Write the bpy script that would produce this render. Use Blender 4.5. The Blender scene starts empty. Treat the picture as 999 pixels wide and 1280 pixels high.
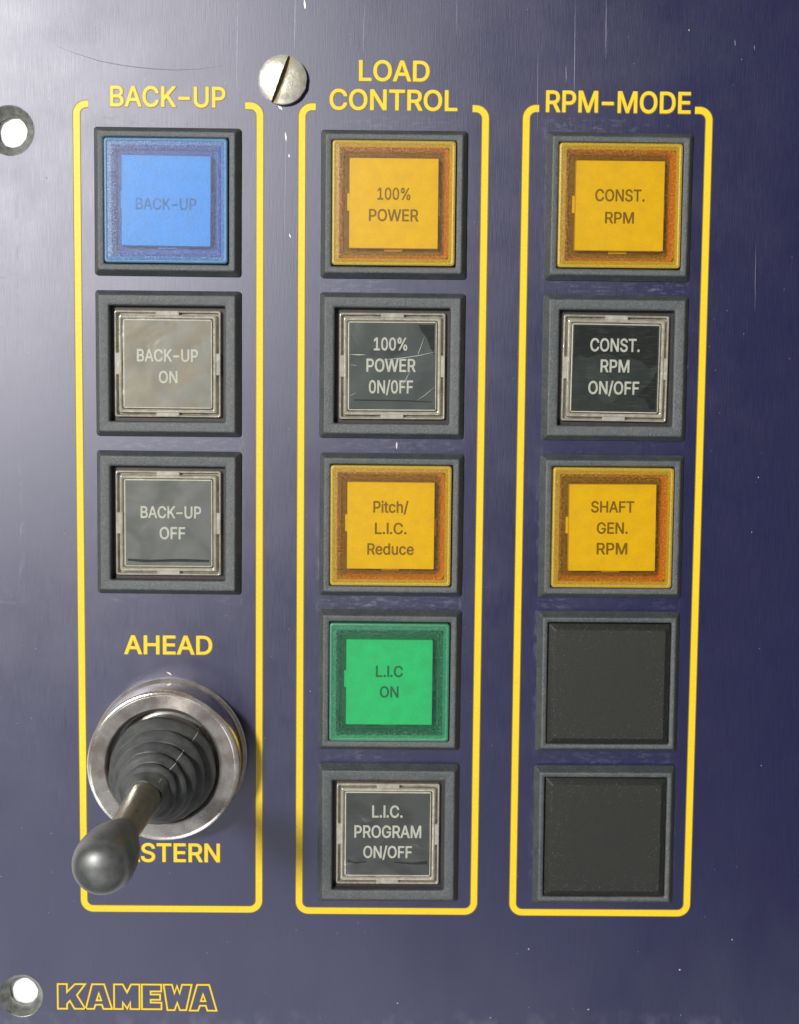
import bpy, bmesh, math, random
from mathutils import Vector, Matrix, Euler

S = 0.001                      # everything below is written in millimetres
scene = bpy.context.scene
COL = scene.collection

# ------------------------------------------------------------ camera
cam_data = bpy.data.cameras.new('camera')
cam = bpy.data.objects.new('camera', cam_data)
COL.objects.link(cam)
cam.location = Vector((-0.8888, 25.3024, 250.0004)) * S
cam.rotation_euler = (-0.092519, -0.008847, 0.009989)
cam_data.sensor_fit = 'HORIZONTAL'
cam_data.sensor_width = 36.0
cam_data.lens = 36.0 * 1872.851 / 999.0
cam_data.clip_start = 0.01
cam_data.clip_end = 20.0
scene.camera = cam

# ------------------------------------------------------------ light
AMBIENT = 0.10
KEY_W = 21.5
world = bpy.data.worlds.new('World')
scene.world = world
world.use_nodes = True
bg = world.node_tree.nodes['Background']
bg.inputs['Color'].default_value = (0.96, 0.97, 1.0, 1)
bg.inputs['Strength'].default_value = AMBIENT


def area_light(name, loc, target, size, watts, colour, shape='DISK', size_y=None):
    d = bpy.data.lights.new(name, 'AREA')
    d.shape = shape
    d.size = size * S
    if size_y:
        d.size_y = size_y * S
    d.energy = watts
    d.color = colour
    o = bpy.data.objects.new(name, d)
    COL.objects.link(o)
    o.location = Vector(loc) * S
    v = Vector(target) - Vector(loc)
    o.rotation_euler = v.to_track_quat('-Z', 'Y').to_euler()
    return o


KD = Vector((-0.42, 0.25, 1.0)).normalized()
area_light('key_lamp', KD * 1500, (0, 0, 0), 170, KEY_W, (1.0, 0.975, 0.93))
area_light('sky_window', (-850, 370, 1200), (0, 10, 0), 640, 4.6, (0.98, 0.985, 1.0), 'RECTANGLE', 820)
area_light('low_sheen_light', (-250, -560, 900), (0, -30, 0), 760, 2.4, (0.95, 0.97, 1.0), 'RECTANGLE', 260)  # unseen area light added for the grey sheen along the panel's bottom

scene.view_settings.view_transform = 'Standard'
scene.view_settings.look = 'None'
scene.view_settings.exposure = 0.0
scene.view_settings.gamma = 1.0
scene.view_settings.use_curve_mapping = False
scene.render.engine = 'CYCLES'
scene.cycles.max_bounces = 10
scene.cycles.transparent_max_bounces = 16

# outlines of the characters used on the panel, and where each character of a word starts
GLYPH = {"wide":{"B":[[44,-8,50,-12,55,-12,215,-12,245,-11,270,-7,300,3,330,21,351,42,365,67,376,97,380,127,379,157,373,187,362,212,350,232,335,248,307,267,335,290,347,307,354,322,360,342,362,362,362,382,359,407,350,438,335,465,310,491,285,507,255,517,215,521,55,521,45,518,41,512,41,2],[125,69,122,72,122,212,123,217,125,219,220,219,240,217,264,207,285,187,293,172,298,157,300,127,292,102,285,92,275,83,255,74,230,70],[125,297,122,302,122,437,125,440,230,439,255,430,270,417,276,407,281,392,283,362,277,337,270,326,260,315,240,303,220,298]],"A":[[5,-8,11,-12,16,-12,76,-12,84,-8,126,127,131,130,291,130,296,124,339,-8,346,-12,406,-12,416,-8,419,-3,418,7,254,512,251,518,246,521,176,521,168,517,165,512,4,7,2,-3],[156,211,154,212,154,217,179,297,206,394,211,404,268,212]],"C":[[194,-15,232,-19,272,-15,312,-3,347,17,377,44,399,75,416,110,428,155,427,165,422,170,417,172,357,172,353,170,348,165,341,140,332,121,322,106,312,95,297,83,277,73,257,67,237,65,217,66,202,70,182,78,167,87,142,112,121,150,110,185,104,225,103,270,108,315,118,350,134,385,154,410,177,428,197,438,217,443,242,444,267,440,297,426,322,403,336,380,347,345,352,338,357,336,417,336,425,340,428,345,421,380,411,410,395,440,376,465,352,488,327,505,292,519,262,526,217,527,177,520,137,502,103,475,74,440,52,400,34,350,27,310,23,255,27,195,39,140,58,95,83,55,112,25,133,10,152,-1,177,-11]],"K":[[44,-8,50,-12,55,-12,110,-12,115,-11,120,-6,122,2,122,162,170,220,175,221,318,-8,325,-12,395,-12,400,-11,405,-7,407,2,405,7,229,287,404,502,406,512,400,519,395,521,320,521,312,517,161,332,125,285,121,292,122,512,119,517,110,521,55,521,50,521,44,517,41,507,41,2]],"-":[[59,180,67,176,73,176,327,176,338,180,341,185,341,245,340,250,327,256,67,256,60,253,55,245,55,190]],"U":[[185,-16,215,-20,255,-18,285,-12,315,-1,345,18,365,37,386,64,398,89,406,109,411,134,414,174,414,509,410,518,405,521,345,521,340,519,335,514,334,509,334,174,331,149,324,124,309,99,285,78,260,68,230,64,210,65,190,69,175,76,162,84,150,96,140,109,132,124,125,144,121,179,120,514,115,519,105,521,50,521,42,514,41,169,44,134,50,109,59,84,70,64,84,44,100,27,120,11,140,-1,165,-11]],"P":[[44,-8,50,-12,55,-12,110,-12,119,-8,122,-3,123,172,125,174,230,175,255,179,280,187,300,198,324,217,341,237,355,262,367,302,372,337,371,372,362,412,350,442,333,467,310,489,280,507,245,518,210,521,55,521,45,518,41,512,41,2],[125,254,122,257,122,437,125,440,220,439,245,434,260,425,273,412,282,397,287,382,290,362,290,337,288,317,281,297,272,282,255,266,230,256,205,254]],"L":[[44,-8,50,-12,55,-12,315,-12,325,-9,329,-3,330,57,325,66,320,69,130,69,125,69,122,72,122,507,119,517,110,521,50,521,45,518,41,512,41,2]],"O":[[194,-15,237,-19,262,-17,282,-13,322,2,357,25,387,55,412,95,430,140,442,195,446,255,442,315,431,365,420,395,411,415,396,440,381,460,367,475,347,492,332,502,307,514,282,522,262,526,217,527,177,520,137,502,103,475,74,440,52,400,37,361,27,310,23,255,27,195,39,140,58,95,83,55,112,25,127,14,150,0,175,-10],[232,65,202,70,177,81,157,95,136,120,120,150,111,180,105,210,103,255,106,300,113,335,124,365,141,395,162,418,182,431,207,441,237,444,267,439,292,428,315,410,332,390,348,360,359,325,365,285,366,250,364,210,357,175,344,140,330,115,312,95,287,78,262,68]],"D":[[44,-8,50,-12,55,-12,210,-12,245,-7,270,-1,305,15,337,37,361,62,385,99,404,147,415,197,418,237,418,272,412,332,398,382,384,412,370,437,340,471,320,486,302,497,260,513,215,521,55,521,45,518,41,512,41,2],[125,69,122,72,122,437,125,440,205,440,226,437,245,432,275,418,295,401,312,377,327,342,337,297,339,252,335,202,325,162,312,132,298,112,280,96,255,81,235,74,210,70]],"N":[[44,-8,50,-12,55,-12,110,-12,119,-8,122,-3,121,357,121,362,125,365,168,282,332,-8,335,-11,345,-12,410,-12,416,-8,419,2,419,507,419,512,415,518,405,521,350,521,343,517,340,512,339,157,339,152,335,147,128,517,125,520,115,521,55,521,50,521,44,517,41,507,41,2]],"T":[[161,-8,170,-12,225,-12,235,-8,238,-3,238,437,240,440,245,440,365,440,374,442,378,447,379,452,379,507,376,517,370,521,30,521,20,518,17,512,16,452,17,447,21,442,30,440,155,440,158,437,158,2]],"R":[[44,-8,50,-12,55,-12,110,-12,119,-8,122,-3,122,182,125,186,130,186,210,185,299,-3,305,-10,310,-12,375,-12,385,-9,388,-3,386,7,293,202,315,217,332,232,347,252,359,277,368,307,371,332,372,362,368,397,359,427,350,447,340,462,316,487,290,504,255,516,220,521,55,521,45,518,41,512,41,2],[125,267,122,272,122,437,125,440,220,439,245,434,255,430,266,422,276,412,284,397,291,362,291,342,288,322,284,307,274,292,255,277,230,269,205,267]],"M":[[44,-8,50,-12,55,-12,110,-12,116,-8,119,-3,120,345,122,332,125,329,240,-3,245,-10,255,-12,305,-11,310,-8,313,-3,430,341,432,332,432,-3,435,-8,445,-12,500,-12,509,-8,512,2,512,507,508,517,500,521,420,521,410,517,299,192,280,128,275,125,258,182,145,513,140,519,135,521,55,521,50,521,44,517,41,507,41,2]],"E":[[44,-8,50,-12,55,-12,330,-12,335,-11,340,-6,342,2,342,57,340,63,335,68,130,69,125,69,122,72,122,212,125,217,315,217,322,222,324,232,324,287,320,295,315,298,125,298,122,302,122,437,125,440,330,440,335,443,339,452,339,507,339,512,335,518,325,521,55,521,45,518,41,512,41,2]],"H":[[44,-8,50,-12,55,-12,110,-12,119,-8,122,-3,122,217,125,220,330,220,333,217,333,212,333,-3,336,-8,345,-12,400,-12,405,-12,411,-8,414,2,414,507,414,512,410,518,400,521,345,521,336,517,333,512,333,307,330,301,123,302,122,512,119,517,110,521,55,521,50,521,44,517,41,507,41,2]],"S":[[152,-17,196,-21,236,-18,271,-8,301,7,326,26,344,48,360,78,369,113,371,153,364,188,358,203,351,216,328,243,306,260,281,274,186,306,151,320,131,335,117,353,114,368,114,388,119,403,128,418,138,428,151,436,166,442,186,446,206,447,226,444,241,438,257,428,268,418,275,408,282,393,286,373,291,368,296,366,356,366,364,373,363,398,355,428,343,453,328,473,307,493,286,508,256,520,231,526,191,528,156,523,126,513,101,500,76,479,56,454,43,428,36,397,34,358,42,323,54,298,75,273,96,257,131,238,226,206,256,194,277,178,285,168,290,158,292,143,291,123,285,108,276,93,266,83,246,70,226,64,206,61,186,61,166,65,146,72,131,82,121,92,113,103,107,118,102,143,96,148,31,149,23,143,22,138,23,123,30,88,41,63,57,38,76,19,98,3,126,-10]]},
    "edge":{"B":[[40,-23,55,-26,220,-26,255,-24,280,-19,315,-5,341,12,364,37,379,62,388,87,393,117,394,147,390,177,383,202,370,227,355,248,333,267,358,297,371,327,376,367,372,412,361,447,343,477,320,501,290,520,270,527,250,532,210,535,50,535,40,532,30,521,27,507,27,2,30,-13],[140,83,136,87,136,197,136,202,140,205,235,204,255,196,266,187,275,177,280,167,285,152,286,127,279,107,265,93,250,87,230,84],[140,311,137,312,136,317,136,422,140,426,225,425,240,422,255,412,263,402,267,392,270,367,267,352,263,342,250,325,235,316,220,312]],"A":[[2,-23,11,-26,76,-26,86,-23,94,-18,100,-8,136,112,141,116,281,116,285,112,323,-8,331,-20,346,-26,411,-26,421,-22,431,-10,433,-3,432,7,268,517,261,527,254,532,241,535,171,534,158,527,152,517,-11,7,-11,-8,-5,-18],[176,225,172,227,173,232,206,342,211,351,249,227,246,225]],"C":[[198,-30,242,-33,282,-28,322,-14,357,7,388,35,413,70,432,115,442,155,442,165,437,175,432,180,423,185,352,185,343,180,337,174,322,130,312,116,303,105,287,93,272,86,257,81,237,79,207,83,192,88,177,97,154,120,137,148,124,185,118,225,117,270,121,310,131,345,145,375,162,398,183,415,207,426,232,430,257,428,282,419,302,404,315,390,326,370,336,335,342,328,352,323,422,323,435,330,441,340,442,350,439,365,426,410,409,445,386,475,360,500,332,518,292,534,257,541,217,541,172,533,147,523,127,512,92,484,62,448,37,402,20,350,11,295,10,235,16,175,31,120,52,75,82,35,117,4,157,-18]],"K":[[40,-23,50,-26,115,-26,125,-21,133,-13,136,2,136,157,170,199,175,195,310,-19,325,-26,395,-26,407,-23,418,-13,421,-3,418,12,246,287,415,493,419,502,420,512,417,522,410,530,395,535,320,535,305,530,140,328,136,332,136,337,136,507,132,522,122,532,110,535,50,535,40,532,30,522,27,507,27,2,30,-13]],"-":[[55,165,73,162,327,162,340,164,353,173,359,185,360,245,356,255,345,265,327,270,60,269,44,260,37,245,37,185,42,175]],"U":[[189,-31,225,-34,260,-32,295,-24,325,-12,355,8,380,33,399,59,414,89,423,119,428,159,428,509,423,524,410,534,340,534,330,529,322,519,320,509,320,179,317,149,308,124,300,111,289,99,276,89,265,84,235,78,200,81,185,86,172,94,160,106,150,119,138,149,135,179,135,509,133,519,125,529,120,533,105,535,50,535,37,529,29,519,27,509,27,169,30,134,36,104,46,79,60,54,74,34,93,14,112,-1,135,-14,160,-24]],"P":[[40,-23,50,-26,115,-26,125,-21,133,-13,136,2,136,157,140,160,235,162,260,166,285,174,309,187,334,207,351,227,366,252,378,287,385,332,385,372,375,417,361,452,343,477,316,502,285,521,250,531,205,535,50,535,40,532,30,521,27,507,27,2,30,-13],[140,268,136,272,136,422,140,426,215,426,235,422,250,415,260,406,269,392,274,377,276,362,275,322,270,307,262,292,246,277,225,270,205,268]],"L":[[40,-23,55,-26,320,-26,330,-23,337,-18,344,-3,343,62,339,72,330,80,315,83,140,83,136,87,136,512,128,527,115,535,45,534,34,527,30,521,27,512,27,2,30,-13]],"O":[[198,-30,222,-33,252,-32,297,-24,340,-5,377,24,408,60,432,105,449,155,458,210,459,275,453,335,439,385,431,405,416,435,387,474,352,506,327,521,302,531,282,537,252,541,232,542,202,540,167,531,127,512,92,484,62,448,37,402,20,350,11,295,10,235,16,175,31,120,53,75,82,35,117,4,157,-18],[222,80,197,86,177,97,158,115,142,137,130,165,122,195,118,225,117,270,121,310,129,340,139,365,155,390,172,408,192,421,217,428,242,430,267,425,292,412,312,393,327,371,339,345,348,310,352,270,352,235,348,200,339,165,326,135,312,116,296,100,272,86,247,80]],"D":[[40,-23,55,-26,210,-26,245,-21,278,-13,311,2,335,17,350,30,379,62,399,97,412,127,421,157,431,212,432,277,428,317,422,352,412,382,400,412,389,432,375,453,360,471,340,489,300,514,280,522,250,530,200,535,50,535,40,532,30,521,27,507,27,2,30,-13],[140,83,136,87,136,422,140,426,195,426,215,425,235,421,260,411,284,392,300,371,313,342,321,307,325,257,323,217,315,177,305,148,292,127,275,110,256,97,235,89,210,84]],"N":[[40,-23,50,-26,115,-26,129,-18,135,-8,136,297,137,302,140,305,322,-18,330,-24,340,-26,410,-26,420,-23,430,-13,433,2,433,507,430,522,420,532,410,535,345,534,333,527,326,517,325,197,324,202,320,204,138,527,130,533,120,535,50,535,40,532,30,522,27,507,27,2,30,-13]],"T":[[158,-23,170,-26,230,-26,239,-23,245,-18,251,-8,252,422,255,426,260,426,370,426,384,432,388,437,393,447,393,512,385,527,375,534,365,535,25,535,10,528,4,517,3,447,7,437,15,429,30,426,140,426,144,422,144,-3,147,-13]],"R":[[40,-23,50,-26,115,-26,125,-21,133,-13,136,2,136,167,140,172,200,172,286,-8,295,-21,310,-26,380,-26,390,-22,400,-11,403,2,400,12,311,197,331,212,350,232,363,252,376,282,382,307,385,337,385,372,381,402,370,437,350,472,325,498,295,517,260,529,235,534,210,535,50,535,40,532,30,521,27,507,27,2,30,-13],[140,281,137,282,136,287,136,422,140,426,220,425,240,421,256,412,266,402,271,392,277,362,275,327,271,312,265,302,250,290,225,282]],"M":[[40,-23,50,-26,110,-26,125,-19,132,-8,133,247,135,254,227,-8,235,-20,250,-26,305,-26,315,-22,324,-13,415,251,418,242,419,-8,425,-18,431,-23,440,-26,500,-26,510,-24,519,-18,525,-8,526,2,526,507,525,517,518,527,510,533,500,535,420,535,405,531,397,522,280,179,275,176,155,524,145,532,135,535,50,535,40,532,34,527,28,517,27,507,27,2,30,-13]],"E":[[40,-23,55,-26,330,-26,342,-23,353,-13,356,-3,355,62,350,74,340,81,330,83,140,83,136,87,136,197,138,202,315,203,325,206,332,212,337,222,338,232,338,292,330,305,320,311,139,312,136,317,136,422,140,426,325,426,340,429,350,439,353,452,353,512,350,522,340,532,325,535,55,535,40,532,30,522,27,507,27,2,30,-13]],"H":[[40,-23,50,-26,115,-26,129,-18,135,-8,136,202,140,206,315,206,319,202,319,2,322,-13,333,-23,345,-26,405,-26,415,-23,425,-13,428,2,428,507,425,522,415,532,405,535,340,535,326,527,320,517,319,322,318,317,315,315,140,315,137,317,136,507,132,522,122,532,110,535,50,535,40,532,30,522,27,507,27,2,30,-13]],"S":[[156,-32,196,-35,241,-31,276,-22,311,-4,336,16,358,43,375,78,383,113,384,158,377,193,372,208,363,223,338,253,316,270,286,288,191,319,156,333,143,343,130,358,127,373,129,388,132,398,141,411,151,420,161,426,176,431,196,433,226,429,241,422,254,413,266,397,275,363,286,354,296,352,356,352,366,355,376,366,378,373,378,388,372,423,359,453,341,480,317,503,291,521,261,533,226,541,186,542,151,536,121,526,91,510,65,488,45,463,30,433,22,398,20,358,25,328,40,293,61,267,91,244,126,225,221,193,251,181,267,168,277,153,278,138,276,123,272,113,261,98,251,89,236,82,221,77,201,75,181,76,166,79,151,86,139,93,129,103,124,113,115,148,111,155,101,161,91,163,31,163,19,158,11,149,8,133,16,88,28,58,47,28,66,9,91,-9,121,-23]]},
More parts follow.
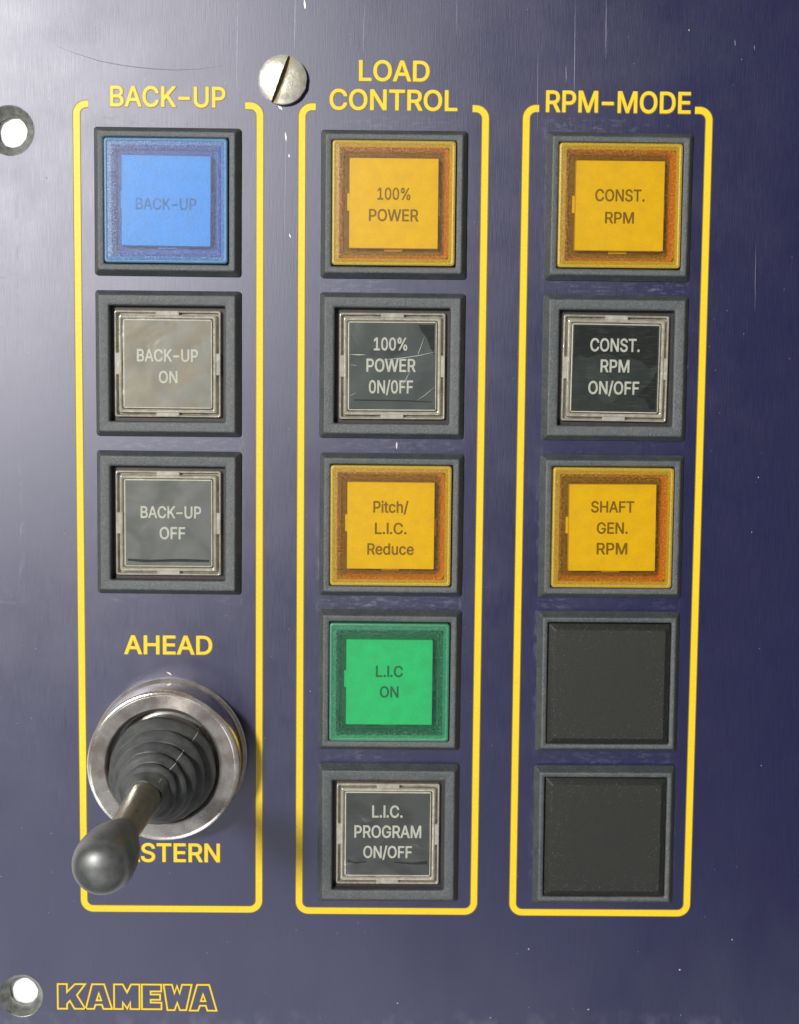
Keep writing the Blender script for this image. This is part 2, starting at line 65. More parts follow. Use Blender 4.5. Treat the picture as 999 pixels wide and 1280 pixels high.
    "narrow":{"B":[[37,-11,45,-14,190,-14,210,-13,235,-8,265,4,290,22,308,44,320,69,327,94,331,124,331,154,327,184,320,204,308,229,292,249,273,264,273,269,295,292,305,309,310,324,314,344,316,369,313,414,302,449,285,477,262,499,235,514,215,520,195,523,50,523,40,522,33,514,32,-1],[110,73,110,215,115,217,200,216,215,212,230,202,240,191,247,179,252,164,255,149,256,129,253,114,247,99,240,89,225,78,205,72,115,71],[110,299,110,436,115,438,190,438,210,433,223,424,236,404,240,389,241,374,238,344,231,329,225,319,210,307,190,300]],"A":[[3,-11,11,-14,66,-14,71,-12,76,-7,111,122,116,128,246,128,251,126,286,-1,291,-11,301,-14,351,-14,361,-11,365,-6,365,4,224,509,221,517,216,521,211,523,151,523,143,519,140,514,-1,4,-1,-6],[136,214,181,392,228,214]],"C":[[172,-18,205,-21,240,-17,275,-3,304,17,330,44,350,77,365,117,373,157,371,167,365,173,305,173,298,167,290,137,282,117,268,97,255,84,245,78,225,70,210,67,195,67,180,70,165,77,150,86,127,112,111,142,99,182,94,222,93,267,97,312,104,347,118,382,135,407,155,426,170,435,190,441,210,442,230,438,255,425,275,402,286,382,297,342,301,337,310,334,360,334,368,337,372,342,373,347,370,367,360,408,344,442,325,471,304,492,280,509,250,523,215,530,175,527,140,516,108,497,83,472,60,439,40,397,25,347,18,292,17,232,22,177,34,127,52,82,78,42,105,15,140,-7]],"K":[[37,-11,45,-14,95,-14,104,-11,108,-6,109,159,110,164,145,212,150,217,274,-11,285,-14,340,-14,350,-11,354,-6,355,-1,352,9,203,284,202,289,351,499,354,509,350,519,340,523,280,523,275,523,267,519,110,294,108,514,105,519,95,523,45,523,36,519,33,514,32,-1]],"-":[[50,177,60,174,288,175,294,178,300,187,300,247,294,254,281,258,54,257,46,252,43,242,43,187]],"U":[[164,-19,195,-22,220,-21,245,-15,275,-2,300,16,318,36,338,66,350,96,358,131,361,161,361,506,359,516,350,523,295,522,290,520,285,511,285,181,282,146,270,111,261,96,252,86,230,72,215,68,200,66,180,67,166,71,155,76,142,86,124,111,111,146,108,176,108,506,106,516,101,521,95,523,45,523,35,518,32,511,32,171,33,141,39,111,47,86,58,61,70,43,85,25,100,11,120,-3,140,-12]],"P":[[37,-11,45,-14,95,-14,104,-11,108,-6,110,170,115,172,200,173,220,177,240,184,260,195,281,214,296,234,309,259,320,299,325,339,323,379,315,419,303,449,285,476,260,499,235,513,210,520,180,523,45,523,36,519,33,514,32,-1],[110,258,110,436,115,438,185,438,200,435,215,429,227,419,237,404,243,389,246,369,247,344,245,319,240,299,233,284,225,274,215,266,195,258,115,256]],"L":[[37,-11,45,-14,275,-14,285,-9,288,-1,288,59,285,66,280,70,115,71,109,74,109,509,105,519,95,523,45,523,36,519,32,509,32,-1]],"O":[[172,-18,190,-20,215,-21,230,-19,255,-12,290,6,320,32,345,67,366,112,379,157,387,212,388,272,383,332,371,382,360,412,350,433,323,472,309,487,291,502,255,521,230,528,215,530,175,527,140,516,108,497,83,472,60,439,40,397,25,347,18,292,17,232,22,177,34,127,52,82,78,42,105,15,140,-7],[200,67,175,72,155,83,138,97,120,122,109,147,99,182,94,222,92,257,95,297,102,337,111,367,125,393,140,413,160,430,180,439,205,442,230,437,250,427,270,409,285,387,298,357,306,327,311,297,313,252,310,207,304,172,292,137,280,113,265,94,245,79,225,70]],"D":[[37,-11,45,-14,180,-14,210,-10,240,0,274,19,297,39,323,74,342,114,357,164,362,199,365,234,364,294,360,329,352,364,343,394,330,424,307,459,277,489,255,503,240,510,205,520,170,523,45,523,36,519,33,514,32,-1],[110,73,109,434,115,438,170,438,195,435,220,426,243,409,262,384,275,354,285,314,289,269,287,214,281,174,271,144,261,124,245,103,225,86,205,77,185,73,115,71]],"N":[[37,-11,45,-14,95,-14,105,-10,109,-1,108,344,110,353,141,284,281,-6,285,-11,295,-14,355,-14,360,-12,365,-6,366,509,365,514,360,521,350,523,300,523,294,519,290,512,289,179,289,169,285,165,115,517,105,523,45,523,36,519,33,514,32,-1]],"T":[[138,-11,148,-14,198,-14,204,-11,209,-1,209,434,213,438,313,438,323,440,329,444,331,454,331,509,328,517,323,521,313,523,23,523,15,519,11,514,11,449,13,444,18,439,128,438,133,434,133,-1]],"R":[[37,-11,45,-14,95,-14,104,-11,108,-6,109,179,110,183,115,184,175,184,180,180,255,-4,259,-11,270,-14,325,-14,334,-11,338,-6,339,4,258,199,259,204,278,219,295,239,307,259,316,284,322,309,325,339,324,374,321,399,309,439,300,458,290,473,263,499,235,514,210,520,180,523,45,523,36,519,33,514,32,-1],[110,269,110,436,115,438,185,438,205,434,220,427,230,418,239,404,244,389,247,369,248,344,246,324,240,304,235,294,220,279,200,271,180,269]],"M":[[37,-11,45,-14,95,-14,101,-11,107,-1,107,294,110,308,205,-6,210,-12,220,-14,260,-14,269,-11,273,-6,365,304,368,299,369,289,370,-4,375,-11,385,-14,435,-14,440,-11,444,-6,446,509,445,514,440,520,430,523,360,523,352,519,349,514,254,189,240,135,128,514,125,520,115,523,45,523,35,518,32,509,32,4,33,-6]],"E":[[37,-11,45,-14,285,-14,294,-11,298,-6,299,59,295,67,290,70,115,71,109,74,110,215,270,215,280,219,284,229,283,289,280,296,275,299,115,300,110,302,110,436,115,438,280,438,290,440,295,445,297,454,297,509,295,516,290,521,280,523,45,523,36,519,33,514,32,-1]],"H":[[37,-11,45,-14,95,-14,104,-11,108,-6,109,214,115,218,280,218,284,214,285,-6,290,-11,300,-14,350,-14,355,-12,360,-6,361,4,361,509,360,515,355,521,345,523,295,523,288,519,285,514,284,309,283,304,280,303,110,303,108,514,105,519,95,523,45,523,36,519,33,514,32,-1]],"S":[[136,-20,168,-23,203,-20,233,-11,263,6,285,25,302,50,317,85,323,115,324,155,318,190,304,220,285,245,268,260,243,277,163,307,133,322,117,335,109,345,104,355,102,370,102,385,105,400,113,416,123,428,133,435,148,442,163,445,178,445,193,442,208,435,222,425,236,405,243,374,251,365,303,364,310,365,316,370,318,375,318,390,311,425,299,455,286,475,268,495,247,510,223,522,193,529,163,530,133,525,108,516,83,500,62,480,45,455,33,425,27,395,26,360,32,325,42,300,59,275,81,255,108,238,133,227,193,204,218,193,238,175,244,165,247,155,249,140,247,120,241,105,232,90,222,80,208,71,193,66,173,63,153,65,138,69,123,77,113,85,106,95,98,110,93,140,90,145,83,150,28,151,18,145,15,140,16,125,22,90,33,60,47,35,65,15,83,1,108,-12]],"F":[[37,-11,45,-14,95,-14,104,-11,108,-6,110,205,115,207,265,207,270,209,275,214,277,219,277,279,275,285,270,290,260,292,110,293,110,436,115,438,286,439,292,444,294,449,294,509,290,519,285,522,45,523,36,519,33,514,32,-1]],"1":[[49,-11,57,-14,297,-14,306,-11,310,-6,311,54,307,65,297,69,227,69,224,74,224,509,219,519,212,523,152,523,142,520,57,438,52,429,52,354,55,349,62,344,72,346,76,349,142,412,147,414,147,69,57,69,47,64,44,54,44,-1]],"0":[[145,-18,161,-20,181,-21,196,-19,216,-13,231,-6,246,5,271,32,291,67,305,107,315,157,321,212,321,277,316,347,306,397,290,442,271,476,246,503,216,521,196,528,181,530,151,528,120,517,96,500,71,472,55,442,39,397,29,352,24,297,23,232,26,177,35,127,48,82,67,42,91,12,116,-7],[156,67,141,77,128,92,118,112,110,137,102,172,99,207,98,287,101,327,107,362,114,387,123,407,136,427,146,437,161,444,176,446,186,444,196,439,209,427,222,407,232,382,239,352,245,312,247,267,247,222,243,182,237,147,229,117,219,97,206,78,191,68,176,64]],"%":[[358,-21,376,-24,396,-23,416,-16,431,-6,445,9,455,24,464,49,470,74,470,139,464,169,456,189,443,209,427,224,411,233,391,238,371,238,356,235,341,228,326,217,315,204,303,184,296,164,292,144,291,79,295,54,302,34,312,14,324,-1,341,-14],[91,-11,101,-14,146,-14,154,-11,158,-6,421,499,424,509,423,514,416,522,366,523,357,519,353,514,89,9,86,-1],[381,49,371,52,365,59,360,74,358,99,359,129,363,149,371,163,381,166,391,163,396,156,401,139,403,119,403,89,400,69,393,54,386,50],[126,269,146,270,164,274,176,281,192,294,203,309,213,329,221,354,224,379,224,419,221,444,215,464,204,489,191,507,176,519,156,528,136,531,116,529,101,525,84,514,71,502,60,484,51,464,46,444,43,419,45,359,51,334,60,314,74,294,91,280,106,273],[126,342,119,349,112,369,111,419,113,434,118,449,126,457,136,459,146,453,152,439,155,419,155,379,153,364,146,348,141,343,136,341]],"W":[[109,-11,116,-14,176,-14,184,-11,188,-6,261,343,333,-6,337,-11,346,-14,406,-14,411,-11,416,-6,523,504,522,514,516,521,506,523,456,523,449,519,445,514,376,159,371,163,302,514,298,519,291,523,231,523,223,519,218,509,146,151,75,514,71,520,61,523,11,523,1,518,-2,509,-1,504,104,-1]],"/":[[2,-87,10,-90,55,-90,63,-87,68,-77,192,528,193,533,190,541,180,547,135,547,126,543,122,538,-3,-72,-2,-82]],"i":[[32,-11,40,-14,90,-13,96,-11,101,-1,101,379,96,389,90,392,35,392,30,389,26,379,26,-1],[60,429,70,430,80,433,95,444,105,459,110,479,108,499,99,519,85,532,75,536,65,538,47,534,33,524,21,504,17,484,20,464,28,449,44,434]],"t":[[102,-15,124,-18,149,-17,169,-10,174,-5,176,0,166,60,162,65,154,68,134,64,119,66,112,75,110,95,110,310,114,313,159,313,167,320,169,325,169,380,164,390,159,392,114,393,110,395,110,470,109,476,104,482,94,485,49,485,39,480,36,475,35,395,34,393,4,393,-4,390,-8,385,-9,380,-9,325,-6,318,-1,314,29,313,34,312,35,310,35,90,37,70,42,45,53,20,65,5,84,-8]],"c":[[129,-19,155,-22,185,-19,205,-13,230,1,250,19,267,41,281,71,290,101,286,111,280,115,235,130,225,130,218,121,207,91,196,76,185,68,175,63,155,60,140,63,125,71,110,89,99,111,92,136,88,161,87,191,89,221,93,246,102,271,113,291,125,305,140,313,155,316,170,315,185,309,195,301,203,291,211,276,220,253,230,248,280,264,288,271,289,281,279,311,266,336,251,356,235,372,215,384,195,393,175,397,145,397,115,391,90,378,70,361,50,336,34,306,21,271,14,231,12,186,15,141,22,101,35,66,56,31,79,6,105,-11]],"h":[[32,-11,39,-14,89,-14,94,-12,99,-6,101,229,104,259,109,279,123,299,139,311,159,315,174,313,189,304,203,284,208,264,211,234,212,-6,216,-11,224,-14,269,-14,280,-11,285,-1,285,254,281,294,273,324,261,349,245,369,226,384,204,394,179,398,154,396,129,388,104,371,101,374,101,509,96,519,89,523,39,523,31,519,26,509,26,-1]],".":[[56,-15,67,-18,77,-18,87,-16,97,-10,112,5,120,25,121,50,115,70,100,90,82,100,62,100,47,92,32,75,26,60,24,35,28,15,41,-5]],"I":[[76,-14,152,-14,152,523,76,523]],"e":[[131,-19,160,-22,185,-20,210,-13,230,-3,254,16,270,36,283,61,291,91,290,97,285,103,244,116,230,119,225,117,220,111,209,86,195,70,175,61,155,60,135,65,120,75,107,91,97,111,90,141,88,151,90,154,280,155,290,158,296,166,295,216,291,256,282,296,269,326,250,354,225,377,200,390,170,397,145,398,115,391,87,376,64,356,43,326,29,296,19,261,14,226,12,176,16,131,25,91,37,61,55,31,79,6,105,-10],[90,235,91,246,96,266,110,291,130,310,150,316,175,313,193,301,209,276,219,241,218,236,215,235]],"d":[[122,-19,150,-22,180,-17,200,-7,220,11,224,6,224,-4,227,-9,235,-14,285,-14,294,-9,296,-4,297,506,295,516,285,523,235,523,230,521,224,516,222,506,222,371,220,367,195,388,170,396,135,397,105,389,76,371,57,351,39,321,25,286,16,246,12,191,15,141,25,91,43,46,64,16,90,-5,107,-14],[155,61,140,63,130,68,115,81,106,96,98,116,91,141,87,191,92,241,97,261,105,281,116,296,130,309,140,314,155,316,170,314,185,306,195,296,206,281,212,266,219,241,223,191,219,141,213,116,205,96,196,81,185,71,170,63]],"u":[[112,-16,139,-19,164,-16,189,-5,209,11,212,9,214,-6,218,-11,224,-14,274,-14,279,-11,284,-6,285,379,281,389,274,393,224,393,216,389,212,384,211,154,209,124,201,99,189,81,174,69,154,64,134,67,123,74,109,93,103,114,101,144,100,384,94,391,84,393,39,393,31,389,27,384,26,134,28,104,32,79,43,44,59,18,69,7,84,-4]],"G":[[172,-18,190,-20,215,-21,250,-14,285,1,312,22,337,52,356,87,369,127,376,172,377,257,375,264,370,268,360,270,215,270,205,265,201,257,201,197,205,190,215,185,295,185,301,182,298,162,291,137,283,117,274,102,260,87,240,74,215,68,190,68,170,74,148,87,130,107,116,132,104,162,95,207,92,252,95,297,102,337,113,372,130,402,149,422,165,433,185,440,205,442,229,437,250,427,270,406,284,382,298,342,303,337,310,335,365,336,370,339,374,347,368,382,356,417,341,447,320,475,296,497,270,514,240,525,210,530,175,528,140,517,105,495,78,467,58,437,39,397,25,347,18,292,17,232,22,177,34,127,52,82,75,45,105,14,140,-7]]}}
ADV = {"BACK-UP":[0,457,936,1446,1913,2365,2883],"LOAD":[0,393,927,1406],"CONTROL":[0,510,1043,1566,2015,2464,2998],"RPM-MODE":[0,449,894,1522,1975,2603,3136,3639],"AHEAD":[0,480,997,1416,1895],"ASTERN":[0,479,926,1375,1794,2242],"ON":[0,533],"OFF":[0,533,943],"100%":[0,453,906,1360],"POWER":[0,445,978,1664,2083],"0N/0FF":[0,453,976,1225,1679,2089],"Pitch/":[0,444,611,839,1234,1644],"L.I.C.":[0,393,521,741,929,1439],"Reduce":[0,449,853,1278,1688,2083],"L.I.C":[0,393,521,741,929],"PROGRAM":[0,445,893,1426,1947,2396,2876],"ON/OFF":[0,533,1057,1306,1839,2249],"CONST.":[0,510,1043,1566,2013,2462],"RPM":[0,449,894],"SHAFT":[0,447,964,1443,1853],"GEN.":[0,520,939,1463]}

# ------------------------------------------------------------ node helpers
class NT:
    def __init__(self, name):
        self.m = bpy.data.materials.new(name)
        self.m.use_nodes = True
        self.t = self.m.node_tree
        self.t.nodes.clear()
        self.out = self.n('ShaderNodeOutputMaterial')
        g = self.n('ShaderNodeNewGeometry')
        v = self.n('ShaderNodeVectorMath', operation='SCALE')
        v.inputs['Scale'].default_value = 1.0 / S
        self.l(g.outputs['Position'], v.inputs[0])
        self.pos = v.outputs[0]            # place in millimetres

    def n(self, kind, **kw):
        x = self.t.nodes.new(kind)
        for k, v in kw.items():
            setattr(x, k, v)
        return x

    def l(self, a, b):
        self.t.links.new(a, b)

    def put(self, sock, v):
        if isinstance(v, (int, float)):
            sock.default_value = v
        elif isinstance(v, tuple):
            sock.default_value = v if len(v) == len(sock.default_value) else (*v, 1.0)
        else:
            self.l(v, sock)

    def stretch(self, s, off=(0, 0, 0)):
        x = self.n('ShaderNodeMapping')
        x.inputs['Scale'].default_value = s
        x.inputs['Location'].default_value = off
        self.l(self.pos, x.inputs[0])
        return x.outputs[0]

    def noise(self, s=(1, 1, 1), scale=1.0, detail=3.0, rough=0.55, off=(0, 0, 0), dist=0.0):
        x = self.n('ShaderNodeTexNoise')
        x.inputs['Scale'].default_value = scale
        x.inputs['Detail'].default_value = detail
        x.inputs['Roughness'].default_value = rough
        x.inputs['Distortion'].default_value = dist
        self.l(self.stretch(s, off), x.inputs['Vector'])
        return x.outputs['Fac']

    def math(self, op, a, b=0.0, clamp=False):
        x = self.n('ShaderNodeMath', operation=op, use_clamp=clamp)
        self.put(x.inputs[0], a)
        self.put(x.inputs[1], b)
        return x.outputs[0]

    def ramp(self, v, a, b, lo=0.0, hi=1.0):
        x = self.n('ShaderNodeMapRange')
        x.clamp = True
        self.put(x.inputs['Value'], v)
        for k, q in (('From Min', a), ('From Max', b), ('To Min', lo), ('To Max', hi)):
            x.inputs[k].default_value = q
        return x.outputs[0]

    def mix(self, f, a, b):
        x = self.n('ShaderNodeMix', data_type='RGBA')
        self.put(x.inputs['Factor'], f)
        self.put(x.inputs['A'], a)
        self.put(x.inputs['B'], b)
        return x.outputs['Result']

    def bump(self, h, dist, strength=1.0, normal=None):
        x = self.n('ShaderNodeBump')
        x.inputs['Strength'].default_value = strength
        x.inputs['Distance'].default_value = dist * S
        self.l(h, x.inputs['Height'])
        if normal is not None:
            self.l(normal, x.inputs['Normal'])
        return x.outputs[0]

    def xyz(self):
        x = self.n('ShaderNodeSeparateXYZ')
        self.l(self.pos, x.inputs[0])
        return x.outputs

    def bsdf(self, colour, rough, metal=0.0, spec=0.5, ior=1.5, normal=None, coat=0.0, coat_rough=0.1, **kw):
        x = self.n('ShaderNodeBsdfPrincipled')
        self.put(x.inputs['Base Color'], colour)
        self.put(x.inputs['Roughness'], rough)
        self.put(x.inputs['Metallic'], metal)
        self.put(x.inputs['Specular IOR Level'], spec)
        x.inputs['IOR'].default_value = ior
        self.put(x.inputs['Coat Weight'], coat)
        self.put(x.inputs['Coat Roughness'], coat_rough)
        for k, v in kw.items():
            self.put(x.inputs[k.replace('_', ' ')], v)
        if normal is not None:
            self.l(normal, x.inputs['Normal'])
        return x.outputs[0]

    def mixs(self, f, a, b):
        x = self.n('ShaderNodeMixShader')
        self.put(x.inputs[0], f)
        self.l(a, x.inputs[1])
        self.l(b, x.inputs[2])
        return x.outputs[0]

    def transp(self, c):
        x = self.n('ShaderNodeBsdfTransparent')
        self.put(x.inputs[0], c)
        return x.outputs[0]

    def gloss(self, c, r, normal=None):
        x = self.n('ShaderNodeBsdfGlossy')
        self.put(x.inputs[0], c)
        self.put(x.inputs['Roughness'], r)
        if normal is not None:
            self.l(normal, x.inputs['Normal'])
        return x.outputs[0]

    def fresnel(self, ior=1.45):
        x = self.n('ShaderNodeFresnel')
        x.inputs[0].default_value = ior
        return x.outputs[0]

    def end(self, s):
        self.l(s, self.out.inputs['Surface'])
        return self.m


PX, PY = 36.87, 26.43          # pitch of the columns and of the rows

# ------------------------------------------------------------ materials
def mat_panel():
    t = NT('navy_satin_paint')
    X, Y, Z = t.xyz()
    brush = t.noise((5, 0.16, 1), 1.0, 4, 0.65)
    brush2 = t.noise((7, 0.22, 1), 1.0, 4, 0.7, (5, 3, 0))
    mottle = t.noise((1, 1, 1), 0.05, 4, 0.6)
    peel = t.noise((1, 1, 1), 5.0, 3, 0.6)
    c = t.mix(t.ramp(brush, 0.3, 0.75), (0.010, 0.0115, 0.047), (0.017, 0.018, 0.076))
    c = t.mix(t.ramp(mottle, 0.35, 0.7, 0, 0.35), c, (0.018, 0.014, 0.056))
    # wiped dust between the buttons: horizontal smears
    dx = t.math('ABSOLUTE', t.math('SUBTRACT', t.math('PINGPONG', t.math('ADD', X, PX * 4), PX / 2), 0.0))
    dy = t.math('PINGPONG', t.math('ADD', Y, PY * 6), PY / 2)
    gap = t.ramp(dy, 11.6, 12.6)
    incol = t.ramp(dx, 10.5, 12.5, 1, 0)
    above = t.math('MULTIPLY', t.ramp(Y, -66, -62), t.ramp(X, 50, 52, 1, 0))
    below = t.ramp(Y, 66.5, 68, 1, 0)
    sm = t.noise((0.45, 1.5, 1), 1.0, 5, 0.72, (2, 7, 0), 0.25)
    f = t.math('MULTIPLY', t.math('MULTIPLY', gap, incol), t.math('MULTIPLY', above, below))
    f = t.math('MULTIPLY', f, t.ramp(sm, 0.50, 0.70, 0, 0.24))
    ring = t.ramp(dx, 11.9, 12.75, 1, 0)
    ringm = t.math('MULTIPLY', t.math('MULTIPLY', ring, t.ramp(dx, 11.3, 11.9)), t.math('MULTIPLY', t.math('MULTIPLY', above, below), t.ramp(t.noise((1.2, 0.35, 1), 1.0, 4, 0.7, (4, 4, 0)), 0.48, 0.72, 0, 0.22)))
    f = t.math('MAXIMUM', f, ringm)
    # grime collecting along the lower edge
    edge = t.math('MULTIPLY', t.ramp(Y, -88, -83.5, 1, 0), t.ramp(t.noise((0.35, 0.25, 1), 1.0, 3, 0.5), 0.42, 0.7, 0, 0.28))
    lever = t.math('MAXIMUM', t.ramp(X, -19, -18), t.ramp(Y, -14.5, -13.5))
    uneven = t.ramp(t.noise((1, 1, 1), 0.045, 2, 0.5, (6, 2, 0)), 0.38, 0.62, 0.1, 1.1)
    f = t.math('MULTIPLY', f, t.math('MULTIPLY', lever, uneven))
    dirt = t.math('MAXIMUM', f, edge)
    # faint general dust, painted paler low down for the sheen there
    film = t.math('MULTIPLY', t.ramp(t.noise((0.05, 0.03, 1), 1.0, 3, 0.6, (9, 1, 0)), 0.35, 0.7, 0.0, 0.030), t.ramp(Y, -88, -60, 2.5, 0.3))
    dirt = t.math('MAXIMUM', dirt, film)
    speck = t.n('ShaderNodeTexVoronoi')
    speck.inputs['Scale'].default_value = 0.55
    t.l(t.pos, speck.inputs['Vector'])
    sp = t.ramp(speck.outputs['Distance'], 0.03, 0.07, 0.55, 0)
    spk = t.math('MULTIPLY', sp, t.ramp(t.noise((1, 1, 1), 0.3, 1, 0.5, (3, 3, 3)), 0.55, 0.6))
    c = t.mix(t.math('MAXIMUM', dirt, spk), c, (0.27, 0.28, 0.33))
    r = t.ramp(t.math('ADD', brush2, t.noise((1, 1, 1), 0.09, 4, 0.6, (1, 8, 0))), 0.6, 1.4, 0.37, 0.44)
    r = t.math('ADD', r, t.math('MULTIPLY', dirt, 0.3))
    nrm = t.bump(brush2, 0.011, 0.9)
    nrm = t.bump(peel, 0.006, 0.8, nrm)
    d = t.n('ShaderNodeBsdfDiffuse')
    t.l(c, d.inputs['Color'])
    t.l(nrm, d.inputs['Normal'])
    g = t.n('ShaderNodeBsdfGlossy', distribution='BECKMANN')
    g.inputs['Color'].default_value = (0.93, 0.93, 1.0, 1)
    t.put(g.inputs['Roughness'], r)
    t.l(nrm, g.inputs['Normal'])
    return t.end(t.mixs(t.fresnel(1.76), d.outputs[0], g.outputs[0]))


def mat_yellow():
    t = NT('yellow_engraving_paint')
    w = t.noise((1, 1, 1), 2.2, 3, 0.6)
    c = t.mix(t.ramp(w, 0.35, 0.7), (0.90, 0.63, 0.020), (0.84, 0.55, 0.014))
    wear = t.ramp(t.noise((1, 1, 1), 0.8, 5, 0.75, (5, 5, 5)), 0.62, 0.72, 0, 0.55)
    c = t.mix(wear, c, (0.42, 0.30, 0.03))
    return t.end(t.bsdf(c, 0.45, 0.0, 0.5, 1.5, t.bump(w, 0.01)))


def mat_engraving_shade():
    t = NT('olive_engraving_shade')  # olive margin painted as shadow along the engraved yellow
    return t.end(t.bsdf(t.mix(t.noise(scale=3.0), (0.16, 0.11, 0.02), (0.30, 0.21, 0.02)), 0.55))


def mat_bezel(name, a, b, dust=0.25):
    t = NT(name)
    grain = t.noise((1, 1, 1), 3.8, 4, 0.75)
    big = t.noise((1, 1, 1), 0.35, 3, 0.6)
    c = t.mix(t.ramp(grain, 0.35, 0.7), a, b)
    fl = t.n('ShaderNodeTexVoronoi')
    fl.inputs['Scale'].default_value = 4.2
    t.l(t.pos, fl.inputs['Vector'])
    flake = t.math('MULTIPLY', t.ramp(fl.outputs['Distance'], 0.10, 0.24, 1, 0), t.ramp(t.noise(scale=2.2, detail=2), 0.47, 0.62, 0, dust))
    c = t.mix(flake, c, (0.42, 0.43, 0.42))
    c = t.mix(t.ramp(t.noise(scale=4.6, detail=2, rough=0.6, off=(9, 9, 9)), 0.56, 0.68, 0, 0.45), c, (0.21, 0.225, 0.225))
    c = t.mix(t.ramp(big, 0.45, 0.75, 0, 0.25), c, (0.17, 0.165, 0.15))
    return t.end(t.bsdf(c, t.ramp(big, 0.3, 0.7, 0.40, 0.52), 0.0, 0.75, 1.5, t.bump(grain, 0.085, 1.0)))


def mat_blank():
    t = NT('black_blank_cap_plastic')
    grain = t.noise(scale=7.0, detail=3, rough=0.7)
    c = t.mix(t.ramp(grain, 0.35, 0.7), (0.014, 0.0145, 0.0125), (0.030, 0.031, 0.027))
    fl = t.n('ShaderNodeTexVoronoi')
    fl.inputs['Scale'].default_value = 3.2
    t.l(t.pos, fl.inputs['Vector'])
    X, Y, Z = t.xyz()
    dx = t.math('PINGPONG', t.math('ADD', X, PX * 4 - 0.15), PX / 2)
    dy = t.math('SUBTRACT', PY / 2, t.math('PINGPONG', t.math('ADD', Y, PY * 6.5), PY / 2))
    rim = t.ramp(t.math('MAXIMUM', dx, dy), 5.0, 10.3, 0.10, 1.0)
    flake = t.math('MULTIPLY', t.ramp(fl.outputs['Distance'], 0.10, 0.26, 1, 0), t.ramp(t.noise(scale=1.6, detail=3), 0.45, 0.60, 0, 0.45))
    c = t.mix(t.math('MULTIPLY', flake, rim), c, (0.40, 0.41, 0.38))
    return t.end(t.bsdf(c, 0.46, 0.0, 0.38, 1.5, t.bump(grain, 0.05, 0.9)))


def mat_simple(name, a, b, rough, scale=2.0, bump=0.02, metal=0.0, spec=0.5, coat=0.0):
    t = NT(name)
    w = t.noise(scale=scale, detail=4, rough=0.65)
    return t.end(t.bsdf(t.mix(t.ramp(w, 0.35, 0.68), a, b), rough, metal, spec, 1.5, t.bump(w, bump), coat))


def mat_lens(name, tint, frost, amount):
    """coloured plastic window: tinted see-through body, sparkly moulded grain and a clear-plastic shine"""
    t = NT(name)
    g = t.noise(scale=3.6, detail=4, rough=0.8)
    g2 = t.noise(scale=0.5, detail=3)
    nrm = t.bump(g, 0.04, 0.9)
    body = t.bsdf(t.mix(t.ramp(g, 0.38, 0.62), tuple(v * 0.35 for v in frost), tuple(min(1, v * 1.7) for v in frost)), 0.42, 0, 0.6, 1.5, nrm)
    fac = t.math('ADD', t.ramp(g, 0.42, 0.68, 0.0, amount * 1.5), t.ramp(g2, 0.3, 0.7, 0.0, amount * 0.5), True)
    X, Y, Z = t.xyz()
    dx = t.math('PINGPONG', t.math('ADD', X, PX * 4 - 0.1), PX / 2)
    dy = t.math('PINGPONG', t.math('ADD', Y, PY * 6), PY / 2)
    rim = t.ramp(t.math('MAXIMUM', dx, dy), 7.4, 9.4, 0.0, 0.34)
    fac = t.math('ADD', fac, t.math('MULTIPLY', rim, t.ramp(g, 0.36, 0.62, 0.25, 1.2)), True)
    s = t.mixs(fac, t.transp(tint), body)
    s = t.mixs(t.math('MULTIPLY', t.fresnel(1.5), 0.5), s, t.gloss((1, 1, 1), 0.30, nrm))
    return t.end(s)


def mat_skirt(name, c, c2):
    t = NT(name)
    g = t.noise(scale=4.5, detail=4, rough=0.75)
    return t.end(t.bsdf(t.mix(t.ramp(g, 0.38, 0.66), c, c2), 0.35, 0, 0.6, 1.5, t.bump(g, 0.05, 0.9),
                        Subsurface_Weight=0.0))


def mat_clear(name, body=(0.52, 0.49, 0.40), fac=0.42, rough=0.12):
    t = NT(name)
    g = t.noise((1, 1, 1), 0.55, 2, 0.5, (2, 0, 0), 0.8)
    dirt = t.noise((1, 1, 1), 0.9, 3, 0.6, (7, 7, 0))
    nrm = t.bump(g, 0.12, 0.5)
    c = t.mix(t.ramp(dirt, 0.35, 0.7), body, tuple(v * 0.80 for v in body))
    b = t.bsdf(c, 0.3, 0, 0.6, 1.5, nrm)
    s = t.mixs(t.ramp(g, 0.3, 0.7, fac * 0.8, min(1, fac * 1.2)), t.transp((0.88, 0.86, 0.78)), b)
    s = t.mixs(t.math('ADD', t.fresnel(1.5), 0.10), s, t.gloss((0.95, 0.94, 0.88), rough, nrm))
    return t.end(s)


def mat_window():
    """thin clear cover over a legend film"""
    t = NT('clear_cover_plastic')
    g = t.noise((1, 1, 1), 0.16, 2, 0.5, (2, 4, 0), 0.6)
    scr = t.noise((0.3, 5, 1), 1.0, 3, 0.7)
    nrm = t.bump(g, 0.5, 0.6)
    s = t.mixs(t.ramp(scr, 0.55, 0.8, 0.0, 0.10), t.transp((0.95, 0.95, 0.93)), t.bsdf((0.5, 0.5, 0.46), 0.4))
    s = t.mixs(t.math('MULTIPLY', t.fresnel(1.5), 1.1), s, t.gloss((1, 1, 1), 0.16, nrm))
    return t.end(s)


